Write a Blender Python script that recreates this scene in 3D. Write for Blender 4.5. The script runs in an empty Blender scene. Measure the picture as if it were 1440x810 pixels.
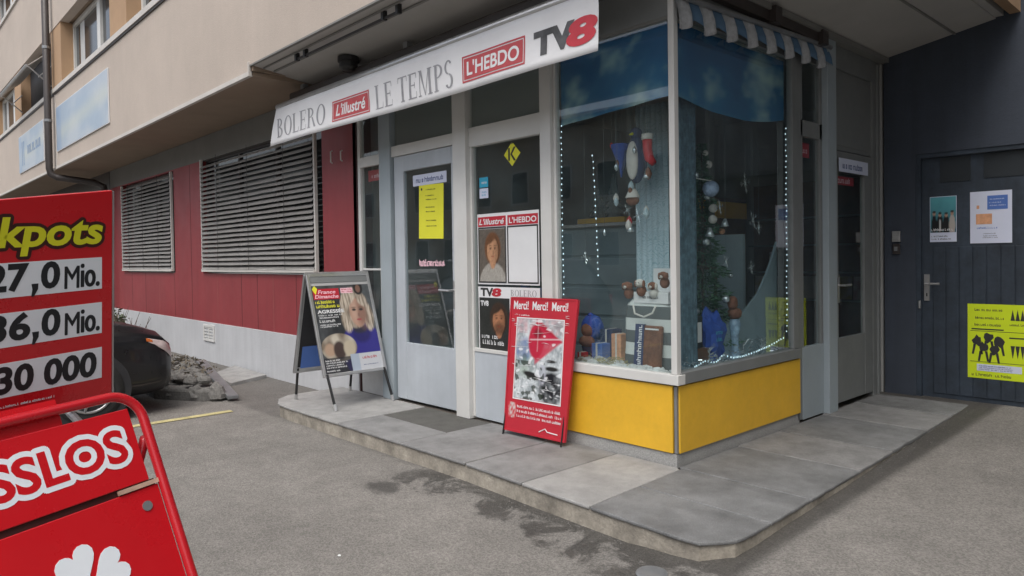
import bpy, bmesh, math, random
from mathutils import Vector, Matrix
random.seed(7)
S = bpy.context.scene
COL = S.collection
V = Vector

# ------------------------------------------------------------------ camera
cam_d = bpy.data.cameras.new('camera'); cam = bpy.data.objects.new('camera', cam_d); COL.objects.link(cam)
yaw, pitch, roll = math.radians(-47.354), math.radians(-1.106), math.radians(-0.870)
fw = V((math.sin(yaw)*math.cos(pitch), math.cos(yaw)*math.cos(pitch), math.sin(pitch)))
rt = V((math.cos(yaw), -math.sin(yaw), 0)); up = rt.cross(fw)
rt2 = rt*math.cos(roll)+up*math.sin(roll); up2 = -rt*math.sin(roll)+up*math.cos(roll)
cam.matrix_world = Matrix(((rt2.x, up2.x, -fw.x, 0), (rt2.y, up2.y, -fw.y, 0), (rt2.z, up2.z, -fw.z, 1.45), (0, 0, 0, 1)))
cam_d.sensor_width = 36; cam_d.lens = 25.175; cam_d.shift_y = -0.01597
cam_d.clip_start = 0.05; cam_d.clip_end = 2000
S.camera = cam
# ------------------------------------------------------------------ world, sun, exposure
SUN_EL, SUN_AZ = math.radians(60), math.radians(152)      # azimuth clockwise from +Y
w = bpy.data.worlds.new('World'); S.world = w; w.use_nodes = True
nt = w.node_tree; nt.nodes.clear()
sky = nt.nodes.new('ShaderNodeTexSky'); sky.sky_type = 'NISHITA'; sky.sun_disc = False
sky.sun_elevation = SUN_EL; sky.sun_rotation = SUN_AZ; sky.dust_density = 4; sky.air_density = 1.0; sky.ozone_density = 1.0
hs = nt.nodes.new('ShaderNodeHueSaturation'); hs.inputs['Saturation'].default_value = 0.5
bg = nt.nodes.new('ShaderNodeBackground'); bg.inputs['Strength'].default_value = 0.15
out = nt.nodes.new('ShaderNodeOutputWorld')
nt.links.new(sky.outputs[0], hs.inputs['Color']); nt.links.new(hs.outputs[0], bg.inputs[0]); nt.links.new(bg.outputs[0], out.inputs[0])
sl = bpy.data.lights.new('sun', 'SUN'); sl.energy = 1.0; sl.angle = math.radians(40); sl.color = (1, .96, .9)
so = bpy.data.objects.new('sun', sl); COL.objects.link(so)
sd = V((math.sin(SUN_AZ)*math.cos(SUN_EL), math.cos(SUN_AZ)*math.cos(SUN_EL), math.sin(SUN_EL)))
so.rotation_euler = sd.to_track_quat('Z', 'Y').to_euler(); so.location = (0, -8, 12)
S.view_settings.view_transform = 'Standard'; S.view_settings.look = 'None'
S.view_settings.exposure = 0.62; S.view_settings.gamma = 1; S.view_settings.use_curve_mapping = False
S.render.engine = 'CYCLES'

# ------------------------------------------------------------------ materials
def lin(c):
    return tuple((x/255/12.92 if x/255 <= .04045 else ((x/255+.055)/1.055)**2.4) for x in c)
def mat(name, col, rough=.6, var=.12, scale=3., bump=0., bscale=60., metal=0., spec=.5, fine=0., coat=0., streak=0.):
    m = bpy.data.materials.new(name); m.use_nodes = True; n = m.node_tree; b = n.nodes['Principled BSDF']
    b.inputs['Roughness'].default_value = rough; b.inputs['Metallic'].default_value = metal
    b.inputs['Specular IOR Level'].default_value = spec; b.inputs['Coat Weight'].default_value = coat
    tc = n.nodes.new('ShaderNodeTexCoord')
    def noise(sc, det=6, mapping=None):
        t = n.nodes.new('ShaderNodeTexNoise'); t.inputs['Scale'].default_value = sc; t.inputs['Detail'].default_value = det
        t.inputs['Roughness'].default_value = .65
        src = tc.outputs['Object']
        if mapping:
            mp = n.nodes.new('ShaderNodeMapping'); mp.inputs['Scale'].default_value = mapping; n.links.new(src, mp.inputs[0]); src = mp.outputs[0]
        n.links.new(src, t.inputs['Vector']); return t.outputs['Fac']
    def mixf(base_sock, fac, amt, dark):
        mr = n.nodes.new('ShaderNodeMapRange'); mr.inputs[1].default_value = .3; mr.inputs[2].default_value = .7
        mr.inputs[3].default_value = 1-amt; mr.inputs[4].default_value = 1+amt*dark
        n.links.new(fac, mr.inputs[0])
        vm = n.nodes.new('ShaderNodeVectorMath'); vm.operation = 'SCALE'
        n.links.new(base_sock, vm.inputs[0]); n.links.new(mr.outputs[0], vm.inputs['Scale']); return vm.outputs[0]
    rgb = n.nodes.new('ShaderNodeRGB'); rgb.outputs[0].default_value = (*col, 1); c = rgb.outputs[0]
    if var: c = mixf(c, noise(scale), var, .6)
    if fine: c = mixf(c, noise(bscale, 3), fine, 1.)
    if streak: c = mixf(c, noise(1., 5, (9, 9, .7)), streak, .4)
    n.links.new(c, b.inputs['Base Color'])
    if var:
        mr = n.nodes.new('ShaderNodeMapRange'); mr.inputs[3].default_value = max(.02, rough-.12); mr.inputs[4].default_value = min(1, rough+.15)
        n.links.new(noise(scale*2.3), mr.inputs[0]); n.links.new(mr.outputs[0], b.inputs['Roughness'])
    if bump:
        bp = n.nodes.new('ShaderNodeBump'); bp.inputs['Strength'].default_value = bump; bp.inputs['Distance'].default_value = .01
        n.links.new(noise(bscale, 4), bp.inputs['Height']); n.links.new(bp.outputs[0], b.inputs['Normal'])
    return m
def emis(name, col, s):
    m = bpy.data.materials.new(name); m.use_nodes = True; b = m.node_tree.nodes['Principled BSDF']
    b.inputs['Base Color'].default_value = (*col, 1); b.inputs['Emission Color'].default_value = (*col, 1); b.inputs['Emission Strength'].default_value = s
    return m
def glass_mat(name, tint=(.93, .96, .955), refl=1.0, rough=.0):
    m = bpy.data.materials.new(name); m.use_nodes = True; n = m.node_tree; n.nodes.clear()
    o = n.nodes.new('ShaderNodeOutputMaterial'); mx = n.nodes.new('ShaderNodeMixShader'); tr = n.nodes.new('ShaderNodeBsdfTransparent')
    gl = n.nodes.new('ShaderNodeBsdfGlossy'); fr = n.nodes.new('ShaderNodeFresnel'); fr.inputs['IOR'].default_value = 1.5
    tr.inputs[0].default_value = (*tint, 1); gl.inputs['Roughness'].default_value = rough; gl.inputs['Color'].default_value = (refl, refl, refl, 1)
    tc = n.nodes.new('ShaderNodeTexCoord'); t = n.nodes.new('ShaderNodeTexNoise'); t.inputs['Scale'].default_value = 1.2
    bp = n.nodes.new('ShaderNodeBump'); bp.inputs['Strength'].default_value = .05; bp.inputs['Distance'].default_value = .02
    n.links.new(tc.outputs['Object'], t.inputs['Vector']); n.links.new(t.outputs['Fac'], bp.inputs['Height']); n.links.new(bp.outputs[0], gl.inputs['Normal'])
    ge = n.nodes.new('ShaderNodeNewGeometry'); iv = n.nodes.new('ShaderNodeMath'); iv.operation = 'SUBTRACT'; iv.inputs[0].default_value = 1; n.links.new(ge.outputs['Backfacing'], iv.inputs[1])
    mu = n.nodes.new('ShaderNodeMath'); mu.operation = 'MULTIPLY'; n.links.new(fr.outputs[0], mu.inputs[0]); n.links.new(iv.outputs[0], mu.inputs[1]); fr.inputs['IOR'].default_value = 1.75
    n.links.new(mu.outputs[0], mx.inputs[0]); df = n.nodes.new('ShaderNodeBsdfDiffuse'); df.inputs[0].default_value = (.42, .62, .68, 1); m0 = n.nodes.new('ShaderNodeMixShader')  # dusty glass haze, tinted blue-grey to stand in for reflected light
    t2 = n.nodes.new('ShaderNodeTexNoise'); t2.inputs['Scale'].default_value = 2.6; t2.inputs['Detail'].default_value = 7; t2.inputs['Distortion'].default_value = .6; n.links.new(tc.outputs['Object'], t2.inputs['Vector'])
    mr = n.nodes.new('ShaderNodeMapRange'); mr.inputs[1].default_value = .35; mr.inputs[2].default_value = .7; mr.inputs[3].default_value = .005; mr.inputs[4].default_value = .030; n.links.new(t2.outputs['Fac'], mr.inputs[0])
    n.links.new(mr.outputs[0], m0.inputs[0]); n.links.new(tr.outputs[0], m0.inputs[1]); n.links.new(df.outputs[0], m0.inputs[2]); n.links.new(m0.outputs[0], mx.inputs[1]); n.links.new(gl.outputs[0], mx.inputs[2]); n.links.new(mx.outputs[0], o.inputs[0])
    return m
def print_mat(name, rough=.35, coat=0.):
    m = bpy.data.materials.new(name); m.use_nodes = True; n = m.node_tree; b = n.nodes['Principled BSDF']
    a = n.nodes.new('ShaderNodeAttribute'); a.attribute_name = 'Col'; n.links.new(a.outputs['Color'], b.inputs['Base Color'])
    b.inputs['Roughness'].default_value = rough; b.inputs['Coat Weight'].default_value = coat
    tc = n.nodes.new('ShaderNodeTexCoord'); t = n.nodes.new('ShaderNodeTexNoise'); t.inputs['Scale'].default_value = 6; t.inputs['Detail'].default_value = 5
    bp = n.nodes.new('ShaderNodeBump'); bp.inputs['Strength'].default_value = .25; bp.inputs['Distance'].default_value = .02
    n.links.new(tc.outputs['Object'], t.inputs['Vector']); n.links.new(t.outputs['Fac'], bp.inputs['Height']); n.links.new(bp.outputs[0], b.inputs['Normal'])
    return m

M = {}
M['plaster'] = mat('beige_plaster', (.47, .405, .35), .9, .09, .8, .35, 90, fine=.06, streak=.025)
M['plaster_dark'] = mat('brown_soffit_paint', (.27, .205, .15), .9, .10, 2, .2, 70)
M['tan'] = mat('tan_pillar_paint', (.40, .26, .155), .85, .10, 2, .2, 80)
M['trim'] = mat('pale_metal_trim', (.55, .52, .48), .5, .1, 4)
M['concrete'] = mat('grey_concrete', (.20, .20, .19), .9, .12, 1.5, .3, 60, fine=.05)
M['ceiling'] = mat('grey_ceiling_paint', (.42, .41, .39), .9, .10, 1.3, .2, 40)
M['red'] = mat('faded_red_panel', (.275, .036, .042), .5, .13, 1.2, .06, 30, streak=.10)
M['joint'] = mat('dark_joint', (.05, .02, .02), .8)
M['joint_light'] = mat('worn_pale_joint', (.36, .12, .11), .8, .35, 4)
M['base'] = mat('white_painted_base', (.50, .51, .525), .8, .10, 1.4, .3, 50, streak=.08)
M['white'] = mat('white_frame_paint', (.62, .62, .60), .45, .07, 3, .03, 40)
M['door_paint'] = mat('cool_grey_door_paint', (.45, .49, .53), .45, .10, 2.5, .03, 40, streak=.06)
M['white_dirty'] = mat('dirty_white_paint', (.52, .52, .51), .55, .14, 4, .05, 40)
M['frame_blue'] = mat('bluish_grey_frame', (.32, .37, .40), .5, .09, 2)
M['frame_grey'] = mat('grey_frame_paint', (.19, .20, .20), .5, .10, 3)
M['alu'] = mat('aluminium', (.55, .55, .55), .35, .12, 6, metal=.8)
M['slat'] = mat('blind_slats', (.30, .285, .265), .5, .15, 5, metal=.2)
M['slat_guide'] = mat('blind_guides', (.62, .60, .56), .5, .1, 5)
M['dark'] = mat('dark_interior', (.025, .025, .028), .8)
M['black'] = mat('black_paint', (.015, .015, .016), .4, .2, 5)
M['pipe'] = mat('dark_brown_pipe', (.045, .037, .035), .45, .2, 4)
M['yellow'] = mat('yellow_panel', (.74, .43, .030), .42, .10, 2.6, .03, 25, streak=.03, fine=.03)
M['granite'] = mat('speckled_granite', (.33, .33, .32), .8, .12, 4, .25, 180, fine=.35)
M['slab_a'] = mat('grey_stone_slab', (.222, .222, .220), .72, .30, 5.0, .3, 150, fine=.22, streak=.10)
M['slab_b'] = mat('pale_stone_slab', (.31, .308, .30), .75, .24, 5.5, .3, 150, fine=.2, streak=.08)
M['slab_c'] = mat('dark_stone_slab', (.180, .184, .185), .7, .36, 4.2, .3, 150, fine=.3, streak=.12)
M['kerbstone'] = mat('worn_kerb_concrete', (.34, .31, .26), .9, .45, 6, .5, 60, fine=.15)
M['mat'] = mat('door_mat', (.10, .098, .09), .95, .2, 8, .6, 300, fine=.3)
M['grey_wall'] = mat('slate_grey_wall', (.044, .055, .076), .75, .20, 1.4, .25, 50, streak=.16)
M['grey_door'] = mat('slate_blue_door', (.034, .048, .068), .55, .38, 3.2, .15, 30, streak=.30, fine=.12)
M['grey_door2'] = mat('slate_blue_door_glazing', (.03, .036, .042), .3, .2, 2)
M['glass'] = glass_mat('shop_glass')
M['glass_dark'] = glass_mat('tinted_glass', (.35, .38, .38))
M['winglass'] = mat('dark_window_glass', (.03, .035, .04), .08, 0)
M['int_floor'] = mat('shop_floor', (.16, .14, .12), .5, .2, 3)
M['int_wall'] = mat('shop_wall', (.36, .36, .35), .8, .08, 2)
M['int_ceiling'] = mat('shop_ceiling', (.5, .5, .48), .8, .05, 2)
M['cabinet'] = mat('grey_blue_cabinet', (.30, .38, .41), .5, .1, 3)
M['wood'] = mat('brown_wood', (.13, .065, .035), .5, .3, 5)
M['sign_red'] = mat('glossy_sign_red', (.52, .008, .014), .28, .05, 3, .012, 20, coat=.25)
M['tube_red'] = mat('red_tube_enamel', (.50, .012, .020), .25, .08, 4, coat=.3)
M['sign_white'] = mat('sign_white', (.72, .76, .80), .4, .05, 4)
M['sign_ink'] = mat('sign_black_ink', (.012, .014, .018), .4, .2, 8)
M['lime'] = mat('lime_letter', (.66, .66, .02), .4, .08, 8)
M['maroon'] = mat('maroon_outline', (.045, .008, .006), .5)
M['strip'] = mat('worn_brass_strip', (.50, .33, .25), .5, .3, 20)
M['gtext'] = mat('faded_grey_print', (.36, .36, .38), .6, .25, 12)
M['gtext2'] = mat('dark_grey_print', (.12, .12, .125), .6, .6, 5)
M['rtext'] = mat('faded_red_print', (.55, .085, .095), .6, .15, 9)
M['rtext2'] = mat('bright_red_print', (.60, .05, .07), .55, .12, 9)
M['banner'] = mat('white_banner_fabric', (.84, .84, .85), .75, .05, 2, .5, 5)
M['awn_white'] = mat('white_awning_stripe', (.46, .48, .51), .85, .30, 22, .2, 40)
M['awn_blue'] = mat('blue_awning_stripe', (.085, .16, .26), .85, .12, 9, .2, 40)
M['paper'] = mat('white_paper', (.72, .73, .74), .6, .04, 5)
M['paper_lilac'] = mat('bluish_white_paper', (.62, .66, .80), .55, .04, 5)
M['paper_yellow'] = mat('yellow_paper', (.76, .74, .04), .6, .05, 5)
M['paper_lime'] = mat('lime_yellow_paper', (.60, .74, .012), .6, .05, 5)
M['paper_red'] = mat('red_paper', (.46, .018, .034), .5, .08, 5)
M['paper_blue'] = mat('blue_print', (.08, .17, .48), .5, .08, 5)
M['paper_cyan'] = mat('cyan_sticker', (.03, .36, .55), .4, .05, 5)
M['paper_pink'] = mat('pink_lettering', (.85, .55, .62), .4, .05, 5)
M['dark_ink'] = mat('dark_print', (.03, .03, .03), .6, .2, 10)
M['blue_ink'] = mat('navy_print', (.05, .08, .22), .6)
M['peach'] = mat('peach_print', (.70, .36, .20), .6, .3, 20)
M['print'] = print_mat('printed_picture')
M['print_gloss'] = print_mat('glossy_printed_poster', .3, .1)
M['print_fabric'] = print_mat('printed_fabric', .8)
M['carpaint'] = mat('black_car_paint', (.008, .008, .010), .30, .15, 6, coat=.25)
M['tyre'] = mat('rubber', (.02, .02, .02), .85, .1, 20)
M['alloy'] = mat('alloy_rim', (.42, .42, .43), .35, .1, 8, metal=.7)
M['lamp_glass'] = mat('headlight_lens', (.50, .42, .41), .12, .25, 14, coat=.6)
M['lamp_orange'] = mat('indicator_lens', (.45, .12, .03), .2, .1, 10)
M['leaf'] = mat('bush_leaf', (.055, .075, .035), .7, .35, 9)
M['leaf_dry'] = mat('dry_leaf', (.14, .12, .09), .8, .35, 9)
M['twig'] = mat('twig_bark', (.10, .075, .055), .9, .2, 20)
M['fir'] = mat('fir_needles', (.06, .15, .08), .7, .3, 20)
M['led'] = emis('led_bulb', (.70, .90, 1.0), .75)
M['wire'] = mat('clear_wire', (.12, .15, .15), .5)
M['tinsel'] = mat('silver_tinsel', (.60, .68, .72), .2, .3, 30, metal=.7)
M['plush_blue'] = mat('blue_plush', (.03, .09, .42), .9, .2, 20, .5, 200)
M['plush_navy'] = mat('navy_plush', (.02, .04, .12), .9, .2, 20, .5, 200)
M['plush_brown'] = mat('brown_plush', (.23, .10, .06), .95, .25, 20, .5, 200)
M['plush_white'] = mat('white_plush', (.66, .64, .60), .95, .1, 20, .5, 200)
M['toy_red'] = mat('red_ornament', (.55, .02, .03), .4, .1, 20)
M['foil'] = mat('brown_snack_foil', (.20, .085, .045), .3, .5, 14, .6, 25, metal=.3)
M['snow'] = mat('artificial_snow', (.55, .57, .58), .9, .4, 30, .8, 90)
M['reed'] = mat('straw_bedding', (.32, .29, .15), .9, .3, 30, .5, 100)
M['stone'] = mat('rough_grey_stone', (.17, .165, .155), .9, .35, 6, .8, 40, fine=.2)
M['soil'] = mat('soil', (.06, .048, .038), .95, .3, 8, .8, 60)
M['steel_dull'] = mat('galvanised_steel', (.30, .31, .32), .45, .2, 8, metal=.6)
M['cream'] = mat('cream_render', (.50, .46, .38), .9, .08, .6)
M['roof'] = mat('brown_roof_tiles', (.12, .07, .05), .9, .2, 2)
M['line_yellow'] = mat('faded_yellow_road_paint', (.50, .44, .22), .8, .3, 9, .2, 80, fine=.2)

# ------------------------------------------------------------------ mesh builder (world coordinates in, one object out)
def rootpos(o):
    while o.parent: o = o.parent
    return o.location.copy()
class MB:
    def __init__(s): s.v = []; s.f = []; s.c = None
    def add(s, vs, fs):
        k = len(s.v); s.v += [tuple(p) for p in vs]; s.f += [tuple(i+k for i in f) for f in fs]; return s
    def box(s, a, b):
        x0, x1 = sorted((a[0], b[0])); y0, y1 = sorted((a[1], b[1])); z0, z1 = sorted((a[2], b[2]))
        return s.add([(x0, y0, z0), (x1, y0, z0), (x1, y1, z0), (x0, y1, z0), (x0, y0, z1), (x1, y0, z1), (x1, y1, z1), (x0, y1, z1)],
                     [(0, 3, 2, 1), (4, 5, 6, 7), (0, 1, 5, 4), (1, 2, 6, 5), (2, 3, 7, 6), (3, 0, 4, 7)])
    def obox(s, c, X, Y, Z):      # centre and half-vectors
        c, X, Y, Z = V(c), V(X), V(Y), V(Z); p = []
        for k in (-1, 1):
            for a, b in ((-1, -1), (1, -1), (1, 1), (-1, 1)): p.append(c+X*a+Y*b+Z*k)
        return s.add(p, [(0, 3, 2, 1), (4, 5, 6, 7), (0, 1, 5, 4), (1, 2, 6, 5), (2, 3, 7, 6), (3, 0, 4, 7)])
    def prism(s, poly, fr, t0, t1):      # polygon in a frame, from t0 to t1 along its normal
        n = len(poly); O, R, U, N = fr
        p = [O+R*a+U*b+N*t1 for a, b in poly]+[O+R*a+U*b+N*t0 for a, b in poly]
        return s.add(p, [tuple(range(n)), tuple(range(2*n-1, n-1, -1))]+[(i, i+n, (i+1) % n+n, (i+1) % n) for i in range(n)])
    def tube(s, pts, r, n=8, caps=True, closed=False):
        pts = [V(p) for p in pts]; m = len(pts); rr = r if hasattr(r, '__len__') else [r]*m
        k = len(s.v); prev = None
        for i, p in enumerate(pts):
            if closed: t = pts[(i+1) % m]-pts[i-1]
            else: t = pts[min(i+1, m-1)]-pts[max(i-1, 0)]
            t = t.normalized()
            a = prev if prev is not None else (V((0, 0, 1)) if abs(t.z) < .9 else V((1, 0, 0)))
            a = (a-t*a.dot(t)).normalized(); prev = a; b = t.cross(a)
            for j in range(n):
                q = 2*math.pi*j/n; s.v.append(tuple(p+(a*math.cos(q)+b*math.sin(q))*rr[i]))
        for i in range(m if closed else m-1):
            for j in range(n):
                i2 = (i+1) % m
                s.f.append((k+i*n+j, k+i*n+(j+1) % n, k+i2*n+(j+1) % n, k+i2*n+j))
        if caps and not closed:
            s.f.append(tuple(k+j for j in range(n-1, -1, -1))); s.f.append(tuple(k+(m-1)*n+j for j in range(n)))
        return s
    def ball(s, c, r, nu=12, nv=8, fn=None):
        c = V(c); r = V(r) if hasattr(r, '__len__') else V((r, r, r)); k = len(s.v)
        for i in range(nv+1):
            th = math.pi*i/nv
            for j in range(nu):
                ph = 2*math.pi*j/nu; d = V((math.sin(th)*math.cos(ph), math.sin(th)*math.sin(ph), math.cos(th)))
                q = fn(d) if fn else 1.
                s.v.append(tuple(c+V((d.x*r.x, d.y*r.y, d.z*r.z))*q))
        for i in range(nv):
            for j in range(nu): s.f.append((k+i*nu+j, k+(i+1)*nu+j, k+(i+1)*nu+(j+1) % nu, k+i*nu+(j+1) % nu))
        return s
    def lathe(s, c, prof, n=20):
        k = len(s.v); c = V(c); m = len(prof)
        for r, z in prof:
            for j in range(n):
                q = 2*math.pi*j/n; s.v.append((c.x+r*math.cos(q), c.y+r*math.sin(q), c.z+z))
        for i in range(m-1):
            for j in range(n): s.f.append((k+i*n+j, k+i*n+(j+1) % n, k+(i+1)*n+(j+1) % n, k+(i+1)*n+j))
        return s
    def frame(s, x0, x1, z0, z1, t, fr, d0, d1, bt=None, tt=None):  # rectangular ring in a frame
        bt = t if bt is None else bt; tt = t if tt is None else tt
        O, R, U, N = fr
        for (a, b, c, d) in ((x0, x0+t, z0, z1), (x1-t, x1, z0, z1), (x0+t, x1-t, z0, z0+bt), (x0+t, x1-t, z1-tt, z1)):
            s.prism([(a, c), (b, c), (b, d), (a, d)], fr, d0, d1)
        return s
    def rect(s, x0, x1, z0, z1, fr, d0, d1): return s.prism([(x0, z0), (x1, z0), (x1, z1), (x0, z1)], fr, d0, d1)
    def build(s, name, m, parent=None, loc=None, smooth=False, bevel=0, weld=False, split=False):
        if split:        # every separate piece becomes an object of its own
            par = list(range(len(s.v)))
            def find(a):
                while par[a] != a: par[a] = par[par[a]]; a = par[a]
                return a
            for f in s.f:
                for k in f[1:]: par[find(k)] = find(f[0])
            gr = {}
            for f in s.f: gr.setdefault(find(f[0]), []).append(f)
            for fl in gr.values():
                ids = sorted({k for f in fl for k in f}); mp = {k: i for i, k in enumerate(ids)}
                b_ = MB(); b_.v = [s.v[k] for k in ids]; b_.f = [tuple(mp[k] for k in f) for f in fl]
                o = b_.build(name, m, parent, loc, smooth, bevel, weld)
            return o
        me = bpy.data.meshes.new(name)
        o0 = rootpos(parent) if parent else (V(loc) if loc is not None else V((0, 0, 0)))
        me.from_pydata([tuple(V(p)-o0) for p in s.v], [], s.f)
        me.materials.append(m if not isinstance(m, str) else M[m])
        bm = bmesh.new(); bm.from_mesh(me)
        if weld: bmesh.ops.remove_doubles(bm, verts=bm.verts, dist=1e-4)
        if weld != 'keep': bmesh.ops.recalc_face_normals(bm, faces=bm.faces)
        bm.to_mesh(me); bm.free()
        if smooth:
            for p in me.polygons: p.use_smooth = True
        me.update()
        o = bpy.data.objects.new(name, me); COL.objects.link(o)
        if parent: o.parent = parent
        else: o.location = o0
        if bevel:
            b = o.modifiers.new('bevel', 'BEVEL'); b.width = bevel; b.segments = 2; b.limit_method = 'ANGLE'; b.angle_limit = math.radians(40)
        return o
def FR(O, R, U):
    R = V(R).normalized(); U = V(U).normalized(); return (V(O), R, U, R.cross(U).normalized())
FA = FR((0, 3.83, 0), (1, 0, 0), (0, 0, 1))        # street facade, faces -Y
FB = FR((-2.63, 0, 0), (0, 1, 0), (0, 0, 1))       # side facade, faces +X
FG = FR((0, 7.2, 0), (1, 0, 0), (0, 0, 1))         # grey wall, faces -Y
FU = FR((0, 2.95, 0), (1, 0, 0), (0, 0, 1))        # upper storeys, faces -Y
def sub(fr, a, b, d=0, rot=0):       # a frame inside another one
    O, R, U, N = fr; c, s_ = math.cos(rot), math.sin(rot)
    return (O+R*a+U*b+N*d, R*c+U*s_, U*c-R*s_, N)
def tag(o, label=None, cat=None, group=None, kind=None):
    for k, v in (('label', label), ('category', cat), ('group', group), ('kind', kind)):
        if v: o[k] = v
    return o
def thing(name, loc, label, cat, group=None):
    o = bpy.data.objects.new(name, None); o.empty_display_size = .1; COL.objects.link(o); o.location = loc
    return tag(o, label, cat, group)
def copy_tree(o, parent=None):
    c = o.copy(); COL.objects.link(c); c.parent = parent
    for ch in o.children: copy_tree(ch, c)
    return c

_fc = {}
def glyphs(txt, size, bold=0., shear=0., space=1., alignx='LEFT'):
    key = (txt, bold, shear, space)
    if key not in _fc:
        cu = bpy.data.curves.new('t', 'FONT'); cu.body = txt; cu.size = 1; cu.offset = bold; cu.shear = shear; cu.space_character = space
        cu.resolution_u = 4; cu.fill_mode = 'FRONT'
        ob = bpy.data.objects.new('t', cu); COL.objects.link(ob)
        dg = bpy.context.evaluated_depsgraph_get(); dg.update()
        me = bpy.data.meshes.new_from_object(ob.evaluated_get(dg))
        vs = [(p.co.x, p.co.y) for p in me.vertices]; fs = [tuple(p.vertices) for p in me.polygons]
        bpy.data.objects.remove(ob); bpy.data.meshes.remove(me); bpy.data.curves.remove(cu)
        _fc[key] = (vs, fs)
    return _fc[key]
def text(mb, txt, fr, x0, y0, w_, h_, d, bold=0., shear=0., space=1., grow=None, pad=0., fitcap=True):
    """letters fitted to the box x0..x0+w_, y0..y0+h_ of a frame; grow = bold used only for the shape (halo behind same layout)"""
    vs, fs = glyphs(txt, 1, bold, shear, space)
    xs = [v[0] for v in vs]; ys = [v[1] for v in vs]
    ax, bx, ay, by = min(xs), max(xs), min(ys), max(ys)
    if grow is not None:
        vs, fs = glyphs(txt, 1, grow, shear, space)
    sx = w_/(bx-ax); sy = h_/(by-ay); O, R, U, N = fr
    mb.add([O+R*(x0+(v[0]-ax)*sx)+U*(y0+(v[1]-ay)*sy)+N*d for v in vs], fs)
    return mb
def halo(mb, txt, fr, x0, y0, w_, h_, d, rad, bold=.03, shear=0.):
    for k in range(20):
        a = 2*math.pi*k/20
        text(mb, txt, fr, x0+rad*math.cos(a), y0+rad*math.sin(a), w_, h_, d+k*.00003, 0, shear, grow=bold)
    for k in range(8):
        a = 2*math.pi*k/8
        text(mb, txt, fr, x0+rad*.5*math.cos(a), y0+rad*.5*math.sin(a), w_, h_, d+(20+k)*.00003, 0, shear, grow=bold)
    return mb
def smallprint(mb, fr, x0, y0, w_, h_, d, dens=.75, rnd=random):
    """a line of print too small to read: separate letter-sized strokes"""
    x = x0
    while x < x0+w_-h_*.3:
        cw = h_*rnd.uniform(.45, .8); t = h_*.17
        if rnd.random() < .14: x += cw*.7; continue
        k = rnd.randint(0, 3)
        mb.rect(x, x+t, y0, y0+h_*rnd.choice((.72, 1, .72)), fr, d-.0002, d)
        if k != 1: mb.rect(x+cw-t*1.3, x+cw-.3*t, y0, y0+h_*.7, fr, d-.0002, d)
        if k in (0, 2): mb.rect(x+t, x+cw-t*1.3, y0+h_*.55, y0+h_*.55+t, fr, d-.0002, d)
        if k in (1, 2, 3): mb.rect(x+t, x+cw-t*1.3, y0, y0+t, fr, d-.0002, d)
        x += cw+h_*.12
    return mb
def picture(name, fr, w_, h_, nx, ny, fn, parent, d=0.0, m='print', warp=None):
    """a printed picture: fine grid with printed colours; fn(u,v)->linear rgb with v up"""
    O, R, U, N = fr; vs = []; cs = []
    o0 = rootpos(parent) if parent else V((0, 0, 0))
    for j in range(ny+1):
        for i in range(nx+1):
            u, v = i/nx, j/ny; dd = d+(warp(u, v) if warp else 0)
            vs.append(tuple(O+R*(u*w_)+U*(v*h_)+N*dd-o0)); cs.append(fn(u, v))
    fs = [(j*(nx+1)+i, j*(nx+1)+i+1, (j+1)*(nx+1)+i+1, (j+1)*(nx+1)+i) for j in range(ny) for i in range(nx)]
    me = bpy.data.meshes.new(name); me.from_pydata(vs, [], fs); me.materials.append(M[m])
    ca = me.color_attributes.new('Col', 'FLOAT_COLOR', 'POINT')
    for i, c in enumerate(cs): ca.data[i].color = (*c[:3], 1)
    for p in me.polygons: p.use_smooth = True
    o = bpy.data.objects.new(name, me); COL.objects.link(o); o.parent = parent
    return o
from mathutils import noise as NZ
def nz(x, y, s=1., o=0.): return NZ.noise(V((x*s+o, y*s-o, o*1.7)))
def mixc(a, b, t): t = max(0, min(1, t)); return tuple(a[i]*(1-t)+b[i]*t for i in range(3))
def ell(u, v, cx, cy, rx, ry, soft=.15, rot=0):
    x, y = u-cx, v-cy; c, s_ = math.cos(rot), math.sin(rot); x, y = x*c+y*s_, -x*s_+y*c
    r = math.hypot(x/rx, y/ry); return max(0, min(1, (1-r)/soft+.5))
# ================================================================== SETTING
def gz(y): return -.025+.145*max(0, min(1, (y-3.2)/4.0))
def gx(x, y):        # the yard rises a little towards the grey door
    a = max(0, min(1, (x+2.3)/.46))*max(0, min(1, (y-2.4)/.8)); return gz(y)+a*.050*(1-max(0, min(1, (y-3.2)/4.0)))
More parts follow.
